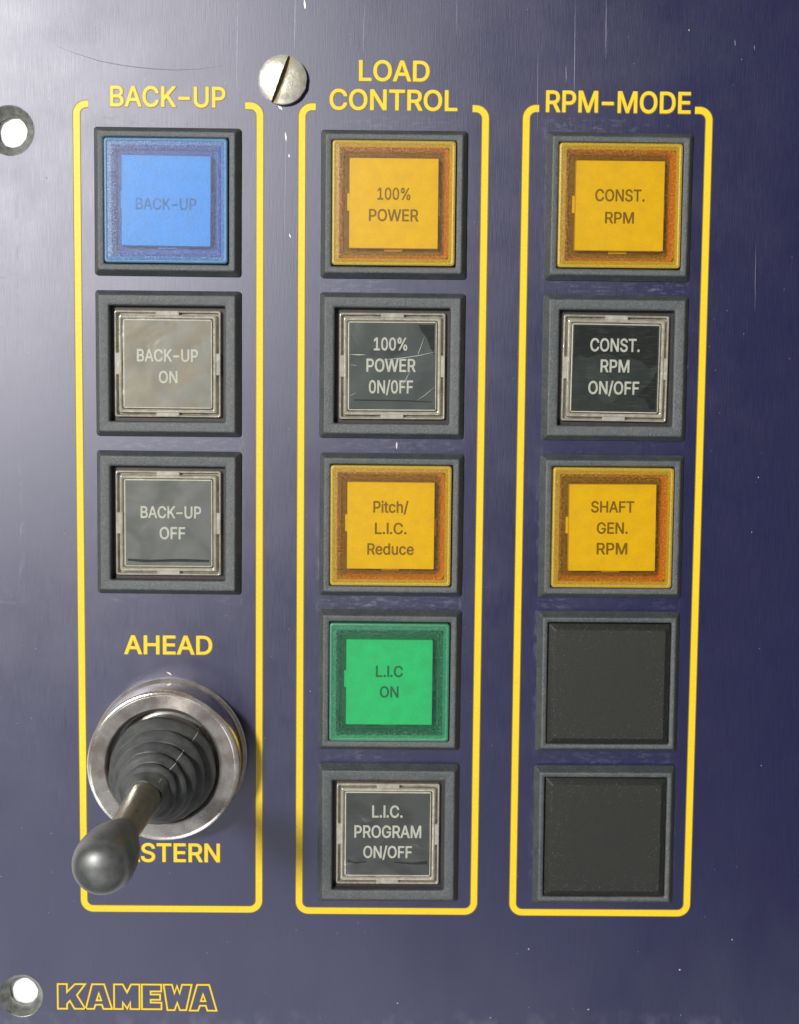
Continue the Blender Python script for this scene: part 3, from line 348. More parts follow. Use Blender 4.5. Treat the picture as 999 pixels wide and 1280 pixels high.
def mat_film(name, dark_tone, grey_tone, stain, off, lo, hi, stain_amt, rough=0.34):
    """dark legend film; its darker and greyer patches paint reflections into the colour"""
    t = NT(name)
    patch = t.noise((1, 1, 1), 0.10, 2, 0.45, off, 1.2)
    fine = t.noise((1, 1, 1), 1.6, 4, 0.65)
    st = t.noise((1, 1, 1), 0.22, 4, 0.6, (off[1], off[0], 3), 0.5)
    c = t.mix(t.ramp(patch, lo, hi), dark_tone, grey_tone)
    c = t.mix(t.ramp(st, 0.42, 0.62, 0, stain_amt), c, stain)
    c = t.mix(t.ramp(fine, 0.4, 0.75, 0, 0.15), c, grey_tone)
    return t.end(t.bsdf(c, rough, 0, 0.6, 1.5, t.bump(patch, 0.25, 0.5)))


def mat_chrome():
    t = NT('worn_chrome')
    st = t.noise((1, 1, 1), 0.28, 4, 0.6)
    pit = t.noise(scale=4.0, detail=4, rough=0.75)
    c = t.mix(t.ramp(st, 0.4, 0.62), (0.84, 0.81, 0.77), (0.56, 0.48, 0.44))  # brownish patches paint mirrored surroundings into the chrome's colour
    c = t.mix(t.ramp(pit, 0.60, 0.72, 0, 0.5), c, (0.25, 0.20, 0.17))
    return t.end(t.bsdf(c, t.ramp(pit, 0.35, 0.7, 0.06, 0.20), 0.80, 0.5, 1.5, t.bump(pit, 0.010, 0.7)))


def mat_screw():
    t = NT('dull_nickel')
    st = t.noise((1, 1, 1), 0.45, 4, 0.6)
    pit = t.noise(scale=3.0, detail=4, rough=0.7)
    c = t.mix(t.ramp(st, 0.4, 0.65), (0.80, 0.77, 0.66), (0.60, 0.56, 0.46))
    return t.end(t.bsdf(c, t.ramp(pit, 0.3, 0.7, 0.28, 0.42), 0.55, 0.5, 1.5, t.bump(st, 0.25, 0.6)))


def mat_rubber():
    t = NT('grey_boot_rubber')
    st = t.noise((1, 1, 1), 0.35, 4, 0.6)
    f = t.noise(scale=3.0, detail=4, rough=0.7)
    c = t.mix(t.ramp(st, 0.4, 0.65), (0.045, 0.050, 0.052), (0.085, 0.087, 0.083))
    c = t.mix(t.ramp(f, 0.55, 0.75, 0, 0.25), c, (0.22, 0.20, 0.16))
    return t.end(t.bsdf(c, t.ramp(f, 0.3, 0.7, 0.36, 0.52), 0, 0.8, 1.5, t.bump(f, 0.05, 0.7)))


M = {
    'panel': mat_panel(),
    'yellow': mat_yellow(),
    'edge': mat_engraving_shade(),
    'bezel': mat_bezel('charcoal_bezel_plastic', (0.034, 0.041, 0.044), (0.082, 0.094, 0.098), 0.42),
    'blank': mat_blank(),
    'cavity': mat_simple('dark_cavity_plastic', (0.020, 0.016, 0.018), (0.045, 0.030, 0.032), 0.5),
    'white': mat_simple('ivory_plate_plastic', (0.66, 0.64, 0.55), (0.52, 0.50, 0.42), 0.4, 1.5),
    'clear': mat_clear('yellowed_clear_plastic', (0.88, 0.82, 0.66), 0.40, 0.08),
    'clear_tab': mat_clear('clear_tab_plastic', (0.74, 0.71, 0.60), 0.6, 0.12),
    'cap_shade': mat_simple('olive_cap_base', (0.12, 0.115, 0.085), (0.32, 0.30, 0.23), 0.4, 0.5),
    'patch': mat_simple('film_reflection_patch', (0.012, 0.015, 0.015), (0.018, 0.022, 0.021), 0.3, 1.0),
    'window': mat_window(),
    'chrome': mat_chrome(),
    'screw': mat_screw(),
    'rubber': mat_rubber(),
    'brass': mat_simple('tarnished_brass', (0.27, 0.25, 0.18), (0.15, 0.14, 0.105), 0.30, 0.6, 0.05, 0.6),
    'knob': mat_simple('scuffed_gunmetal', (0.125, 0.13, 0.125), (0.07, 0.075, 0.075), 0.40, 0.5, 0.03, 0.35, 1.0),
    'hole': mat_simple('bare_countersink_metal', (0.36, 0.37, 0.34), (0.15, 0.16, 0.145), 0.36, 0.7, 0.06, 0.45),
    'slot': mat_simple('dirty_slot_metal', (0.30, 0.25, 0.14), (0.16, 0.13, 0.07), 0.5, 1.2, 0.05, 0.6),
    'table': mat_simple('white_laminate', (0.90, 0.90, 0.89), (0.86, 0.86, 0.85), 0.5, 0.1, 0.01),
    'scratch': mat_simple('bare_scratch_metal', (0.42, 0.42, 0.50), (0.26, 0.26, 0.33), 0.35, 2.0, 0.02, 0.3),
    'chip': mat_simple('bright_chip_metal', (0.9, 0.88, 0.82), (0.7, 0.68, 0.62), 0.35, 2.0, 0.02, 0.5),
    'scuff': mat_simple('dull_scuff', (0.06, 0.06, 0.13), (0.10, 0.10, 0.18), 0.55, 2.0, 0.02),
    'dust': mat_simple('pale_dust', (0.45, 0.45, 0.45), (0.30, 0.30, 0.28), 0.8, 2.0, 0.01),
    'film_text': mat_simple('translucent_letter_film', (0.54, 0.55, 0.49), (0.43, 0.44, 0.39), 0.4, 2.0, 0.01),
}
TINT = {
    'amber': dict(lens=mat_lens('amber_lens_plastic', (1.0, 0.88, 0.22), (0.44, 0.27, 0.006), 0.12),
                  skirt=mat_skirt('amber_skirt_plastic', (0.30, 0.19, 0.008), (0.58, 0.40, 0.015)),
                  inner=mat_skirt('orange_inner_wall_plastic', (0.50, 0.085, 0.004), (0.78, 0.17, 0.006)),
                  floor=mat_simple('brown_lamp_housing', (0.05, 0.010, 0.012), (0.16, 0.035, 0.025), 0.5, 4.0),
                  plate=mat_simple('amber_legend_plastic', (0.66, 0.50, 0.001), (0.62, 0.46, 0.001), 0.5, 0.5),
                  ink=mat_simple('brown_legend_ink', (0.10, 0.055, 0.005), (0.15, 0.085, 0.008), 0.5)),
    'blue': dict(lens=mat_lens('blue_lens_plastic', (0.50, 0.78, 1.0), (0.10, 0.20, 0.42), 0.16),
                 skirt=mat_skirt('blue_skirt_plastic', (0.03, 0.12, 0.26), (0.07, 0.22, 0.40)),
                 inner=mat_skirt('blue_inner_wall_plastic', (0.04, 0.02, 0.34), (0.08, 0.05, 0.58)),
                 floor=mat_simple('violet_lamp_housing', (0.05, 0.02, 0.16), (0.11, 0.06, 0.30), 0.5, 4.0),
                 plate=mat_simple('blue_legend_plastic', (0.13, 0.37, 0.64), (0.11, 0.34, 0.60), 0.5, 0.5),
                 ink=mat_simple('faded_blue_legend_ink', (0.02, 0.06, 0.14), (0.07, 0.20, 0.42), 0.5, 1.0)),
    'green': dict(lens=mat_lens('green_lens_plastic', (0.42, 1.0, 0.66), (0.05, 0.24, 0.15), 0.15),
                  skirt=mat_skirt('green_skirt_plastic', (0.02, 0.15, 0.08), (0.05, 0.28, 0.15)),
                  inner=mat_skirt('green_inner_wall_plastic', (0.006, 0.07, 0.04), (0.012, 0.14, 0.07)),
                  floor=mat_simple('dark_green_lamp_housing', (0.010, 0.035, 0.022), (0.025, 0.08, 0.045), 0.5, 4.0),
                  plate=mat_simple('green_legend_plastic', (0.11, 0.47, 0.30), (0.10, 0.43, 0.275), 0.5, 0.5),
                  ink=mat_simple('black_green_legend_ink', (0.02, 0.06, 0.03), (0.03, 0.08, 0.04), 0.5)),
}


# ------------------------------------------------------------ mesh helpers
def finish(name, me, mat, parent=None, loc=None, smooth=35.0):
    me.name = name
    o = bpy.data.objects.new(name, me)
    COL.objects.link(o)
    if mat is not None:
        me.materials.append(mat)
    if smooth:
        for p in me.polygons:
            p.use_smooth = True
        me.set_sharp_from_angle(angle=math.radians(smooth))
    if parent is not None:
        o.parent = parent
    if loc is not None:
        o.location = Vector(loc) * S
    return o


def from_bm(name, bm, mat, parent=None, loc=None, smooth=35.0):
    bmesh.ops.recalc_face_normals(bm, faces=bm.faces)
    me = bpy.data.meshes.new(name)
    bm.to_mesh(me)
    bm.free()
    return finish(name, me, mat, parent, loc, smooth)


def rrect(hx, hy, r, n=4):
    r = max(0.001, min(r, hx - 0.001, hy - 0.001))
    pts = []
    for cx, cy, a0 in ((hx - r, hy - r, 0), (-hx + r, hy - r, 90), (-hx + r, -hy + r, 180), (hx - r, -hy + r, 270)):
        for i in range(n + 1):
            a = math.radians(a0 + 90.0 * i / n)
            pts.append((cx + r * math.cos(a), cy + r * math.sin(a)))
    return pts


def loft(bm, rings, close_last=True, close_first=False, c=(0, 0), jit=0.0, rnd=None):
    """rings = [(half_x, half_y, corner radius, z)] bottom/outside to top/inside"""
    prev = None
    for k, (hx, hy, r, z) in enumerate(rings):
        vs = [bm.verts.new(((c[0] + x) * S, (c[1] + y) * S, z * S)) for x, y in rrect(hx, hy, r)]
        if prev:
            n = len(vs)
            for i in range(n):
                bm.faces.new((prev[i], prev[(i + 1) % n], vs[(i + 1) % n], vs[i]))
        elif close_first:
            bm.faces.new(vs)
        prev = vs
    if close_last:
        bm.faces.new(prev)


def sq(h, r, z):
    return (h, h, r, z)


def lathe(bm, prof, n=96, off=None, wob=None):
    """prof = [(r, z)]; off(z) -> axis shift"""
    prev = None
    for r, z in prof:
        ox, oy = off(z) if off else (0, 0)
        if r < 1e-6:
            vs = [bm.verts.new((ox * S, oy * S, z * S))]
        else:
            vs = []
            for i in range(n):
                a = 2 * math.pi * i / n
                rr = r + (wob(a, z) if wob else 0)
                vs.append(bm.verts.new(((ox + rr * math.cos(a)) * S, (oy + rr * math.sin(a)) * S, z * S)))
        if prev:
            if len(vs) == 1 and len(prev) > 1:
                for i in range(n):
                    bm.faces.new((prev[i], prev[(i + 1) % n], vs[0]))
            elif len(prev) == 1:
                for i in range(n):
                    bm.faces.new((prev[0], vs[(i + 1) % n], vs[i]))
            else:
                for i in range(n):
                    bm.faces.new((prev[i], prev[(i + 1) % n], vs[(i + 1) % n], vs[i]))
        prev = vs


def curve_to_mesh(cu):
    o = bpy.data.objects.new('tmp', cu)
    COL.objects.link(o)
    dg = bpy.context.evaluated_depsgraph_get()
    me = bpy.data.meshes.new_from_object(o.evaluated_get(dg))
    bpy.data.objects.remove(o)
    bpy.data.curves.remove(cu)
    me.materials.clear()
    me.transform(Matrix.Scale(S, 4))
    return me


def poly(cu, pts):
    s = cu.splines.new('POLY')
    s.points.add(len(pts) - 1)
    s.use_cyclic_u = True
    for q, p in zip(s.points, pts):
        q.co = (p[0], p[1], 0, 1)


def lettering(name, text, cx, cy, w, h, z, mat, parent, thick=0.02, cut='narrow', fit='narrow'):
    """text fitted into a box of w x h mm (h = height of a capital) centred on cx, cy"""
    sq = 0.88 if cut in ('wide', 'edge') else 0.76

    def loops(c):
        return [[(s[i] + ax * sq, s[i + 1]) for i in range(0, len(s), 2)] for ch, ax in zip(text, ADV[text]) for s in GLYPH[c][ch]]
    ref = [p for s in loops(fit) for p in s]
    x0, x1 = min(p[0] for p in ref), max(p[0] for p in ref)
    kx = w / (x1 - x0)
    ky = h / 530.0
    cu = bpy.data.curves.new(name, 'CURVE')
    cu.dimensions = '2D'
    cu.fill_mode = 'BOTH'
    cu.extrude = thick / 2
    for s in loops(cut):
        poly(cu, [((x - (x0 + x1) / 2) * kx, (y - 255) * ky) for x, y in s])
    me = curve_to_mesh(cu)
    return finish(name, me, mat, parent, (cx, cy, z + thick / 2), 0)


def ribbon(bm, pts, w, z, closed=False, thick=0.03, taper=False):
    """flat printed line of even width along pts, with mitred corners and a low edge"""
    n = len(pts)
    P = [Vector(p) for p in pts]
    L, R = [], []
    for i, p in enumerate(P):
        a = P[(i - 1) % n] if (closed or i > 0) else None
        b = P[(i + 1) % n] if (closed or i < n - 1) else None
        d1 = (p - a).normalized() if a is not None else (b - p).normalized()
        d2 = (b - p).normalized() if b is not None else d1
        n1, n2 = Vector((-d1.y, d1.x)), Vector((-d2.y, d2.x))
        m = (n1 + n2)
        m = m.normalized() if m.length > 1e-6 else n1
        k = min(2.5, 1.0 / max(0.25, m.dot(n1)))
        ww = w / 2
        if taper:
            ww *= max(0.12, math.sin(math.pi * (i + 0.15) / (n - 0.7)))
        L.append(p + m * ww * k)
        R.append(p - m * ww * k)
    lo, hi = z * S, (z + thick) * S
    vl = [bm.verts.new((q.x * S, q.y * S, hi)) for q in L]
    vr = [bm.verts.new((q.x * S, q.y * S, hi)) for q in R]
    bl = [bm.verts.new((q.x * S, q.y * S, lo)) for q in L]
    br = [bm.verts.new((q.x * S, q.y * S, lo)) for q in R]
    for i in range(n if closed else n - 1):
        j = (i + 1) % n
        bm.faces.new((vl[i], vl[j], vr[j], vr[i]))
        bm.faces.new((bl[i], bl[j], vl[j], vl[i]))
        bm.faces.new((vr[i], vr[j], br[j], br[i]))
    if not closed:
        bm.faces.new((vl[0], vr[0], br[0], bl[0]))
        bm.faces.new((vl[-1], bl[-1], br[-1], vr[-1]))


def empty(name, loc, label, cat, group=None):
    o = bpy.data.objects.new(name, None)
    COL.objects.link(o)
    o.empty_display_size = 0.01
    o.location = Vector(loc) * S
    o['label'] = label
    o['category'] = cat
    if group:
        o['group'] = group
    return o


# ------------------------------------------------------------ the white table under the plate
PT = 2.7                       # plate thickness
bm = bmesh.new()
loft(bm, [(240, 260, 4, -PT - 20), (240, 260, 4, -PT - 1), (239, 259, 3, -PT)], True, True)
t = from_bm('table_top', bm, M['table'])
t['kind'] = 'structure'
t['label'] = 'plain white table top showing through the two round holes'

# ------------------------------------------------------------ the plate
HOLES = ((-62.8, 64.15), (-62.85, -82.2))
RADII = (4.05, 3.75)
cu = bpy.data.curves.new('plate', 'CURVE')
cu.dimensions = '2D'
cu.fill_mode = 'BOTH'
cu.extrude = PT / 2


poly(cu, [(x + 4, y + 4) for x, y in rrect(76, 92.3, 1.5)])
for (hx, hy), HR in zip(HOLES, RADII):
    poly(cu, [(hx + HR * math.cos(2 * math.pi * i / 72), hy + HR * math.sin(2 * math.pi * i / 72)) for i in range(72)])
me = curve_to_mesh(cu)
for v in me.vertices:
    v.co.z -= PT / 2 * S
panel = finish('control_panel', me, M['panel'], None, None, 0)
panel['label'] = 'dark navy satin metal control panel with yellow borders and headings'
panel['category'] = 'control panel'

for (hx, hy), HR in zip(HOLES, RADII):
    bm = bmesh.new()
    lathe(bm, [(HR + 0.06, 0.02), (HR - 0.05, -0.02), (HR - 0.25, -0.30), (3.3, -0.75), (2.72, -1.45), (2.5, -1.6), (2.46, -PT + 0.02)], 72,
          wob=lambda a, z: 0.035 * math.sin(5 * a + 1) + 0.025 * math.sin(11 * a))
    from_bm('countersunk_hole', bm, M['hole'], panel, (hx, hy, 0), 50)

# yellow borders, open at the top where the heading stands
def border(xl, xr, yt, yb, stub_l, stub_r):
    r = 1.6
    pts = [(stub_l, yt)]
    for i in range(9):
        a = math.radians(90 + 90 * i / 8)
        pts.append((xl + r + r * math.cos(a), yt - r + r * math.sin(a)))
    for i in range(9):
        a = math.radians(180 + 90 * i / 8)
        pts.append((xl + r + r * math.cos(a), yb + r + r * math.sin(a)))
    for i in range(9):
        a = math.radians(270 + 90 * i / 8)
        pts.append((xr - r + r * math.cos(a), yb + r + r * math.sin(a)))
    for i in range(9):
        a = math.radians(0 + 90 * i / 8)
        pts.append((xr - r + r * math.cos(a), yt - r + r * math.sin(a)))
    pts.append((stub_r, yt))
    bm = bmesh.new()
    ribbon(bm, pts, 1.06, 0.0, False, 0.05)
    o = from_bm('border_line', bm, M['yellow'], panel, None, 0)
    bm = bmesh.new()
    ribbon(bm, pts, 1.34, 0.0, False, 0.02)
    from_bm('engraving_shade', bm, M['edge'], o, None, 0)


border(-51.84, -21.9, 68.55, -66.62, -49.9, -24.3)
border(-15.02, 15.0, 68.5, -66.75, -12.8, 12.85)
border(21.68, 51.66, 68.65, -66.8, 23.75, 49.3)

for txt, cx, cy, w, h in (('BACK-UP', -36.95, 69.85, 18.8, 3.3), ('LOAD', -0.02, 74.4, 11.5, 3.3), ('CONTROL', -0.1, 69.75, 20.9, 3.3),
                          ('RPM-MODE', 36.7, 69.85, 23.7, 3.45), ('AHEAD', -37.25, -20.75, 14.8, 3.2), ('ASTERN', -36.85, -56.7, 16.5, 3.25)):
    o = lettering('lettering', txt, cx, cy, w, h, 0.0, M['yellow'], panel, 0.06, 'wide', 'wide')
    o['label'] = 'yellow letters reading ' + txt
    e = lettering('engraving_shade', txt, 0.03, -0.05, w, h, 0.0, M['edge'], o, 0.025, 'edge', 'wide')
    e.location = (0.03 * S, -0.05 * S, -0.03 * S + 0.0125 * S)  # shade copy shifted right and down, the shadow side

# the outlined maker's lettering, bottom left
KL = {
    'K': [[(55, 70), (105, 70), (105, 112), (148, 70), (203, 70), (158, 128), (203, 200), (145, 200), (120, 158), (105, 175), (105, 200), (55, 200)]],
    'A': [[(240, 70), (305, 70), (347, 200), (300, 200), (292, 178), (258, 178), (250, 200), (205, 200)], [(276, 118), (289, 155), (264, 155)]],
    'M': [[(358, 70), (405, 70), (428, 112), (450, 70), (495, 70), (495, 200), (445, 200), (445, 165), (428, 198), (405, 165), (405, 200), (358, 200)]],
    'E': [[(508, 70), (612, 70), (612, 106), (555, 106), (555, 122), (606, 122), (606, 150), (555, 150), (555, 165), (613, 165), (613, 200), (508, 200)]],
    'W': [[(625, 70), (670, 70), (683, 116), (697, 76), (711, 116), (724, 70), (776, 70), (746, 204), (712, 204), (698, 165), (684, 204), (645, 204)]],
    'A2': [[(805, 70), (870, 70), (910, 206), (860, 206), (852, 180), (820, 180), (810, 206), (765, 206)], [(837, 120), (850, 156), (825, 156)]],
}
bm = bmesh.new()
be = bmesh.new()
for k, loops in KL.items():
    for lp in loops:
        pts = [(-42.87 + (x - 482) * 0.0320, -82.34 - (y - 137) * 0.0338) for x, y in lp]
        ribbon(bm, pts, 0.25, 0.0, True, 0.05)
        ribbon(be, pts, 0.40, 0.0, True, 0.02)
o = from_bm('outline_lettering', bm, M['yellow'], panel, None, 0)
o['label'] = 'thin yellow outlined block letters reading KAMEWA'
from_bm('engraving_shade', be, M['edge'], o, None, 0)

# scratches, chips and scuffs on the paint
rnd = random.Random(7)


def scratch(name, pts, w, mat, thick=0.012):
    w *= 0.8
    bm = bmesh.new()
    ribbon(bm, pts, w, 0.0, False, thick, True)
    return from_bm(name, bm, mat, panel, None, 0)


def wavy(x0, y0, x1, y1, n, amp):
    return [(x0 + (x1 - x0) * i / n + rnd.uniform(-amp, amp), y0 + (y1 - y0) * i / n) for i in range(n + 1)]


scratch('scratch', wavy(29.3, 87, 29.5, 68.5, 14, 0.03), 0.10, M['scratch'])
scratch('scratch', wavy(34.3, 87, 34.5, 76.6, 8, 0.03), 0.11, M['scratch'])
scratch('scratch', wavy(28.0, 75.6, 28.1, 72.9, 4, 0.03), 0.12, M['scratch'])
scratch('scratch', wavy(23.4, 78, 23.5, 64.8, 8, 0.03), 0.06, M['scratch'])
scratch('scratch', wavy(55.5, 80.0, 55.6, 79.0, 3, 0.03), 0.14, M['scratch'])
scratch('scratch', wavy(58.7, 79.2, 58.8, 78.4, 3, 0.02), 0.12, M['scratch'])
scratch('scratch', wavy(-16.2, 87, -16.3, 77.0, 7, 0.03), 0.10, M['scratch'])
scratch('scratch', wavy(-25.6, 87, -25.7, 70, 9, 0.03), 0.06, M['scratch'])
scratch('scratch', wavy(-17.6, 66, -17.9, 46, 12, 0.05), 0.05, M['scratch'])
scratch('scratch', wavy(60.0, 47, 60.2, 36, 8, 0.04), 0.06, M['scratch'])
scratch('scratch', wavy(-5.0, 85, -5.1, 77, 6, 0.03), 0.06, M['scratch'])
scratch('scratch', wavy(10.0, 86, 10.1, 80, 6, 0.03), 0.05, M['scratch'])
scratch('chip', wavy(-14.7, 85.6, -14.6, 84.0, 4, 0.05), 0.35, M['chip'])
scratch('chip', wavy(-17.7, 64.4, -17.6, 62.9, 4, 0.06), 0.28, M['chip'])
scratch('chip', wavy(-17.2, 60.9, -17.1, 60.3, 3, 0.06), 0.22, M['chip'])
scratch('chip', wavy(-17.0, 48.0, -16.9, 47.3, 3, 0.06), 0.20, M['chip'])
scratch('chip', wavy(0.9, -10.4 + 24.3, 1.0, -11.6 + 24.3, 3, 0.08), 0.30, M['chip'])
scratch('chip', wavy(-37.5, -25.4, -36.6, -25.9, 3, 0.1), 0.35, M['chip'])
scratch('chip', wavy(-18.9, 68.6, -18.2, 68.0, 3, 0.08), 0.40, M['chip'])
sc = [(-55.5, 77.9), (-52, 76.6), (-48, 75.4), (-44, 74.7), (-40, 74.3), (-36, 74.1), (-32, 74.3), (-28, 74.9)]
scratch('scuff_mark', sc, 0.14, M['scuff'])

# dust specks lying on the plate
bm = bmesh.new()
for i in range(38):
    while True:
        x, y = rnd.uniform(-66, 74), rnd.uniform(-87.5, 87)
        if rnd.random() < (0.9 if y < -58 else 0.3):
            break
    r = rnd.choice((0.06, 0.08, 0.10, 0.15)) * rnd.uniform(0.7, 1.2)
    n = 5
    a0 = rnd.uniform(0, 6)
    top = bm.verts.new((x * S, y * S, (0.01 + r * 0.6) * S))
    ring = [bm.verts.new(((x + r * rnd.uniform(.6, 1.5) * math.cos(a0 + 6.283 * k / n)) * S, (y + r * rnd.uniform(.6, 1.5) * math.sin(a0 + 6.283 * k / n)) * S, 0.002 * S)) for k in range(n)]
    for k in range(n):
        bm.faces.new((ring[k], ring[(k + 1) % n], top))
o = from_bm('dust_specks', bm, M['dust'], panel, None, 0)
o['kind'] = 'stuff'

# ------------------------------------------------------------ the buttons
ROWS = {1: 2 * PY, 2: PY, 3: 0.0, 4: -PY, 5: -2 * PY}
COLS = {1: -PX - 0.12, 2: 0.1, 3: PX + 0.15}


def bezel_rings(inner, bottom):
    return [sq(12.0, 0.55, 0.0), sq(12.0, 0.5, 0.35), sq(11.95, 0.48, 0.42), sq(11.86, 0.45, 0.58), sq(11.33, 0.32, 1.70), sq(11.25, 0.30, 1.86), sq(11.17, 0.28, 1.95),
            sq(11.05, 0.27, 2.0), sq(10.93, 0.26, 2.0), sq(inner + 0.34, 0.25, 1.97), sq(inner + 0.20, 0.25, 1.94), sq(inner + 0.07, 0.25, 1.86), sq(inner, 0.25, 1.70),
            sq(inner - 0.005, 0.25, 1.5), sq(inner - 0.02, 0.25, bottom)]


fit_rnd = random.Random(3)


def add_bezel(parent, inner, bottom=0.25):
    bm = bmesh.new()
    loft(bm, bezel_rings(inner, bottom), False)
    o = from_bm('bezel', bm, M['bezel'], parent, (0, 0, 0), 60)
    o.rotation_euler.z = fit_rnd.uniform(-0.004, 0.004)       # each one seated a little differently
    o.location = (fit_rnd.uniform(-0.06, 0.06) * S, fit_rnd.uniform(-0.06, 0.06) * S, 0)
    return o


def indicator(col, row, tint, lines, label, tilt=0.0):
    T = TINT[tint]
    e = empty('indicator_light', (COLS[col], ROWS[row], 0.0), label, 'indicator light', 'square coloured indicator lights on the panel')
    add_bezel(e, 10.14)
    bm = bmesh.new()
    loft(bm, [sq(10.3, 0.2, 0.25), sq(7.0, 0.2, 0.26)], True)
    from_bm('lamp_housing', bm, T['floor'], e)
    # lens: a tinted cap with a moulded rim and hollow middle
    bm = bmesh.new()
    loft(bm, [sq(10.05, 0.5, 0.27), sq(10.05, 0.5, 2.25), sq(9.98, 0.45, 2.42), sq(9.8, 0.4, 2.50), sq(9.55, 0.35, 2.46), sq(9.45, 0.3, 2.40), sq(8.95, 0.3, 2.38)], False)
    lens = from_bm('lens', bm, T['skirt'], e, (0, 0, 0), 30)
    bm = bmesh.new()
    loft(bm, [sq(8.95, 0.9, 2.38), sq(8.80, 0.9, 2.0), sq(8.35, 0.7, 0.9), sq(8.3, 0.7, 0.27)], False)
    from_bm('inner_wall', bm, T['inner'], lens, None, 30)
    bm = bmesh.new()
    loft(bm, [sq(9.5, 0.3, 2.43), sq(8.8, 0.3, 2.47), sq(2.0, 0.3, 2.50)], True)
    from_bm('window', bm, T['lens'], lens, None, 0)
    bm = bmesh.new()
    loft(bm, [sq(7.25, 0.12, 0.27), sq(7.25, 0.12, 1.98), sq(7.2, 0.12, 2.05)], True)
    plate = from_bm('legend_plate', bm, T['plate'], e, (0, 0, 0), 25)
    plate.rotation_euler.z = tilt
    for dx, dy, hx, hy in ((0, -7.42, 1.5, 0.2), (-7.42, 0.3, 0.2, 1.4), (7.42, -0.4, 0.2, 1.4)):
        bm = bmesh.new()
        loft(bm, [(hx, hy, 0.05, 0.3), (hx, hy, 0.05, 0.7)], True, False, (dx, dy))
        from_bm('tab', bm, T['plate'], plate, None, 25)
    for txt, y, w, h in lines:
        lettering('lettering', txt, 0, y, w, h, 2.052, T['ink'], plate, 0.02)
    return e


def pushbutton(col, row, film, lines, label, tilt=0.0, twist=0.0, patches=()):
    e = empty('push_button', (COLS[col], ROWS[row], 0.0), label, 'push button', 'clear framed push buttons on the panel')
    add_bezel(e, 9.5, 0.1)
    bm = bmesh.new()
    loft(bm, [sq(9.6, 0.2, 0.1), sq(7.0, 0.2, 0.11)], True)
    from_bm('switch_housing', bm, M['cavity'], e)
    # clear cap: outer rim, ledge, inner rim
    bm = bmesh.new()
    loft(bm, [sq(8.78, 0.35, 0.15), sq(8.78, 0.35, 0.88), sq(8.74, 0.33, 1.00), sq(8.67, 0.3, 1.08), sq(8.58, 0.3, 1.10), sq(8.49, 0.3, 1.07), sq(8.43, 0.3, 0.98),
              sq(8.40, 0.3, 0.20)], False)
    loft(bm, [sq(8.06, 0.3, 0.20), sq(8.05, 0.3, 1.16), sq(8.00, 0.3, 1.29), sq(7.91, 0.3, 1.36), sq(7.78, 0.3, 1.38), sq(7.62, 0.3, 1.36), sq(7.52, 0.3, 1.28),
              sq(7.47, 0.3, 0.9)], False)
    cap = from_bm('clear_cap', bm, M['clear'], e, (0, 0, 0), 60)
    cap.rotation_euler.z = tilt
    bm = bmesh.new()
    loft(bm, [sq(8.72, 0.3, 0.14), sq(7.3, 0.3, 0.18)], False)
    from_bm('cap_base', bm, M['cap_shade'], cap, None, 0)
    for dx, dy, hx, hy in ((0, 8.2, 1.9, 0.50), (0, -8.2, 1.9, 0.50), (-8.2, 0, 0.50, 1.8), (8.2, 0, 0.50, 1.8)):
        bm = bmesh.new()
        loft(bm, [(hx, hy, 0.1, 0.3), (hx, hy, 0.1, 1.12), (hx - 0.1, hy - 0.1, 0.1, 1.20)], True, False, (dx, dy))
        from_bm('tab', bm, M['clear_tab'], cap, None, 25)
    # ivory plate, the dark legend film on it, and the clear cover over both
    bm = bmesh.new()
    loft(bm, [sq(7.32, 0.35, 0.2), sq(7.32, 0.35, 1.05), sq(7.22, 0.3, 1.12)], True)
    plate = from_bm('legend_plate', bm, M['white'], e, (0, 0, 0), 25)
    plate.rotation_euler.z = tilt
    bm = bmesh.new()
    N = 14
    g = [[bm.verts.new(((-7.14 + 14.28 * i / N) * S, (-7.14 + 14.28 * j / N) * S,
                        (1.16 + 0.035 * math.sin(i * 0.9 + col) * math.sin(j * 0.7 + row)) * S)) for i in range(N + 1)] for j in range(N + 1)]
    for j in range(N):
        for i in range(N):
            bm.faces.new((g[j][i], g[j][i + 1], g[j + 1][i + 1], g[j + 1][i]))
    f = from_bm('legend_film', bm, film, plate, None, 60)
    f.rotation_euler.z = twist
    for txt, x, y, w, h in lines:
        o = lettering('lettering', txt, x, y, w, h, 1.205, M['film_text'], plate, 0.01)
        o.rotation_euler.z = twist
    bm = bmesh.new()
    loft(bm, [sq(7.44, 0.3, 1.29), sq(7.2, 0.3, 1.31)], True)
    cover = from_bm('clear_cover', bm, M['window'], e, (0, 0, 0), 0)
    cover.rotation_euler.z = tilt
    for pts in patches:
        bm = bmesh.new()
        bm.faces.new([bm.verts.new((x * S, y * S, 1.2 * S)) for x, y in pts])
        from_bm('reflection_patch', bm, M['patch'], plate, None, 0)  # dark shape painted as a reflection in the film
    return e


def blank(col, row, label):
    e = empty('blank_cover', (COLS[col], ROWS[row], 0.0), label, 'blank cover', 'black blank covers on the panel')
    add_bezel(e, 10.36)
    bm = bmesh.new()
    loft(bm, [sq(10.25, 0.2, 0.2), sq(10.25, 0.25, 1.75), sq(10.18, 0.3, 1.95), sq(9.35, 0.3, 2.62), sq(9.2, 0.3, 2.70), sq(9.0, 0.3, 2.70)], True)
    from_bm('cap', bm, M['blank'], e, (0, 0, 0), 20)
    bm = bmesh.new()
    loft(bm, [sq(10.5, 0.2, 0.22), sq(10.0, 0.2, 0.23)], True)
    from_bm('socket', bm, M['cavity'], e)


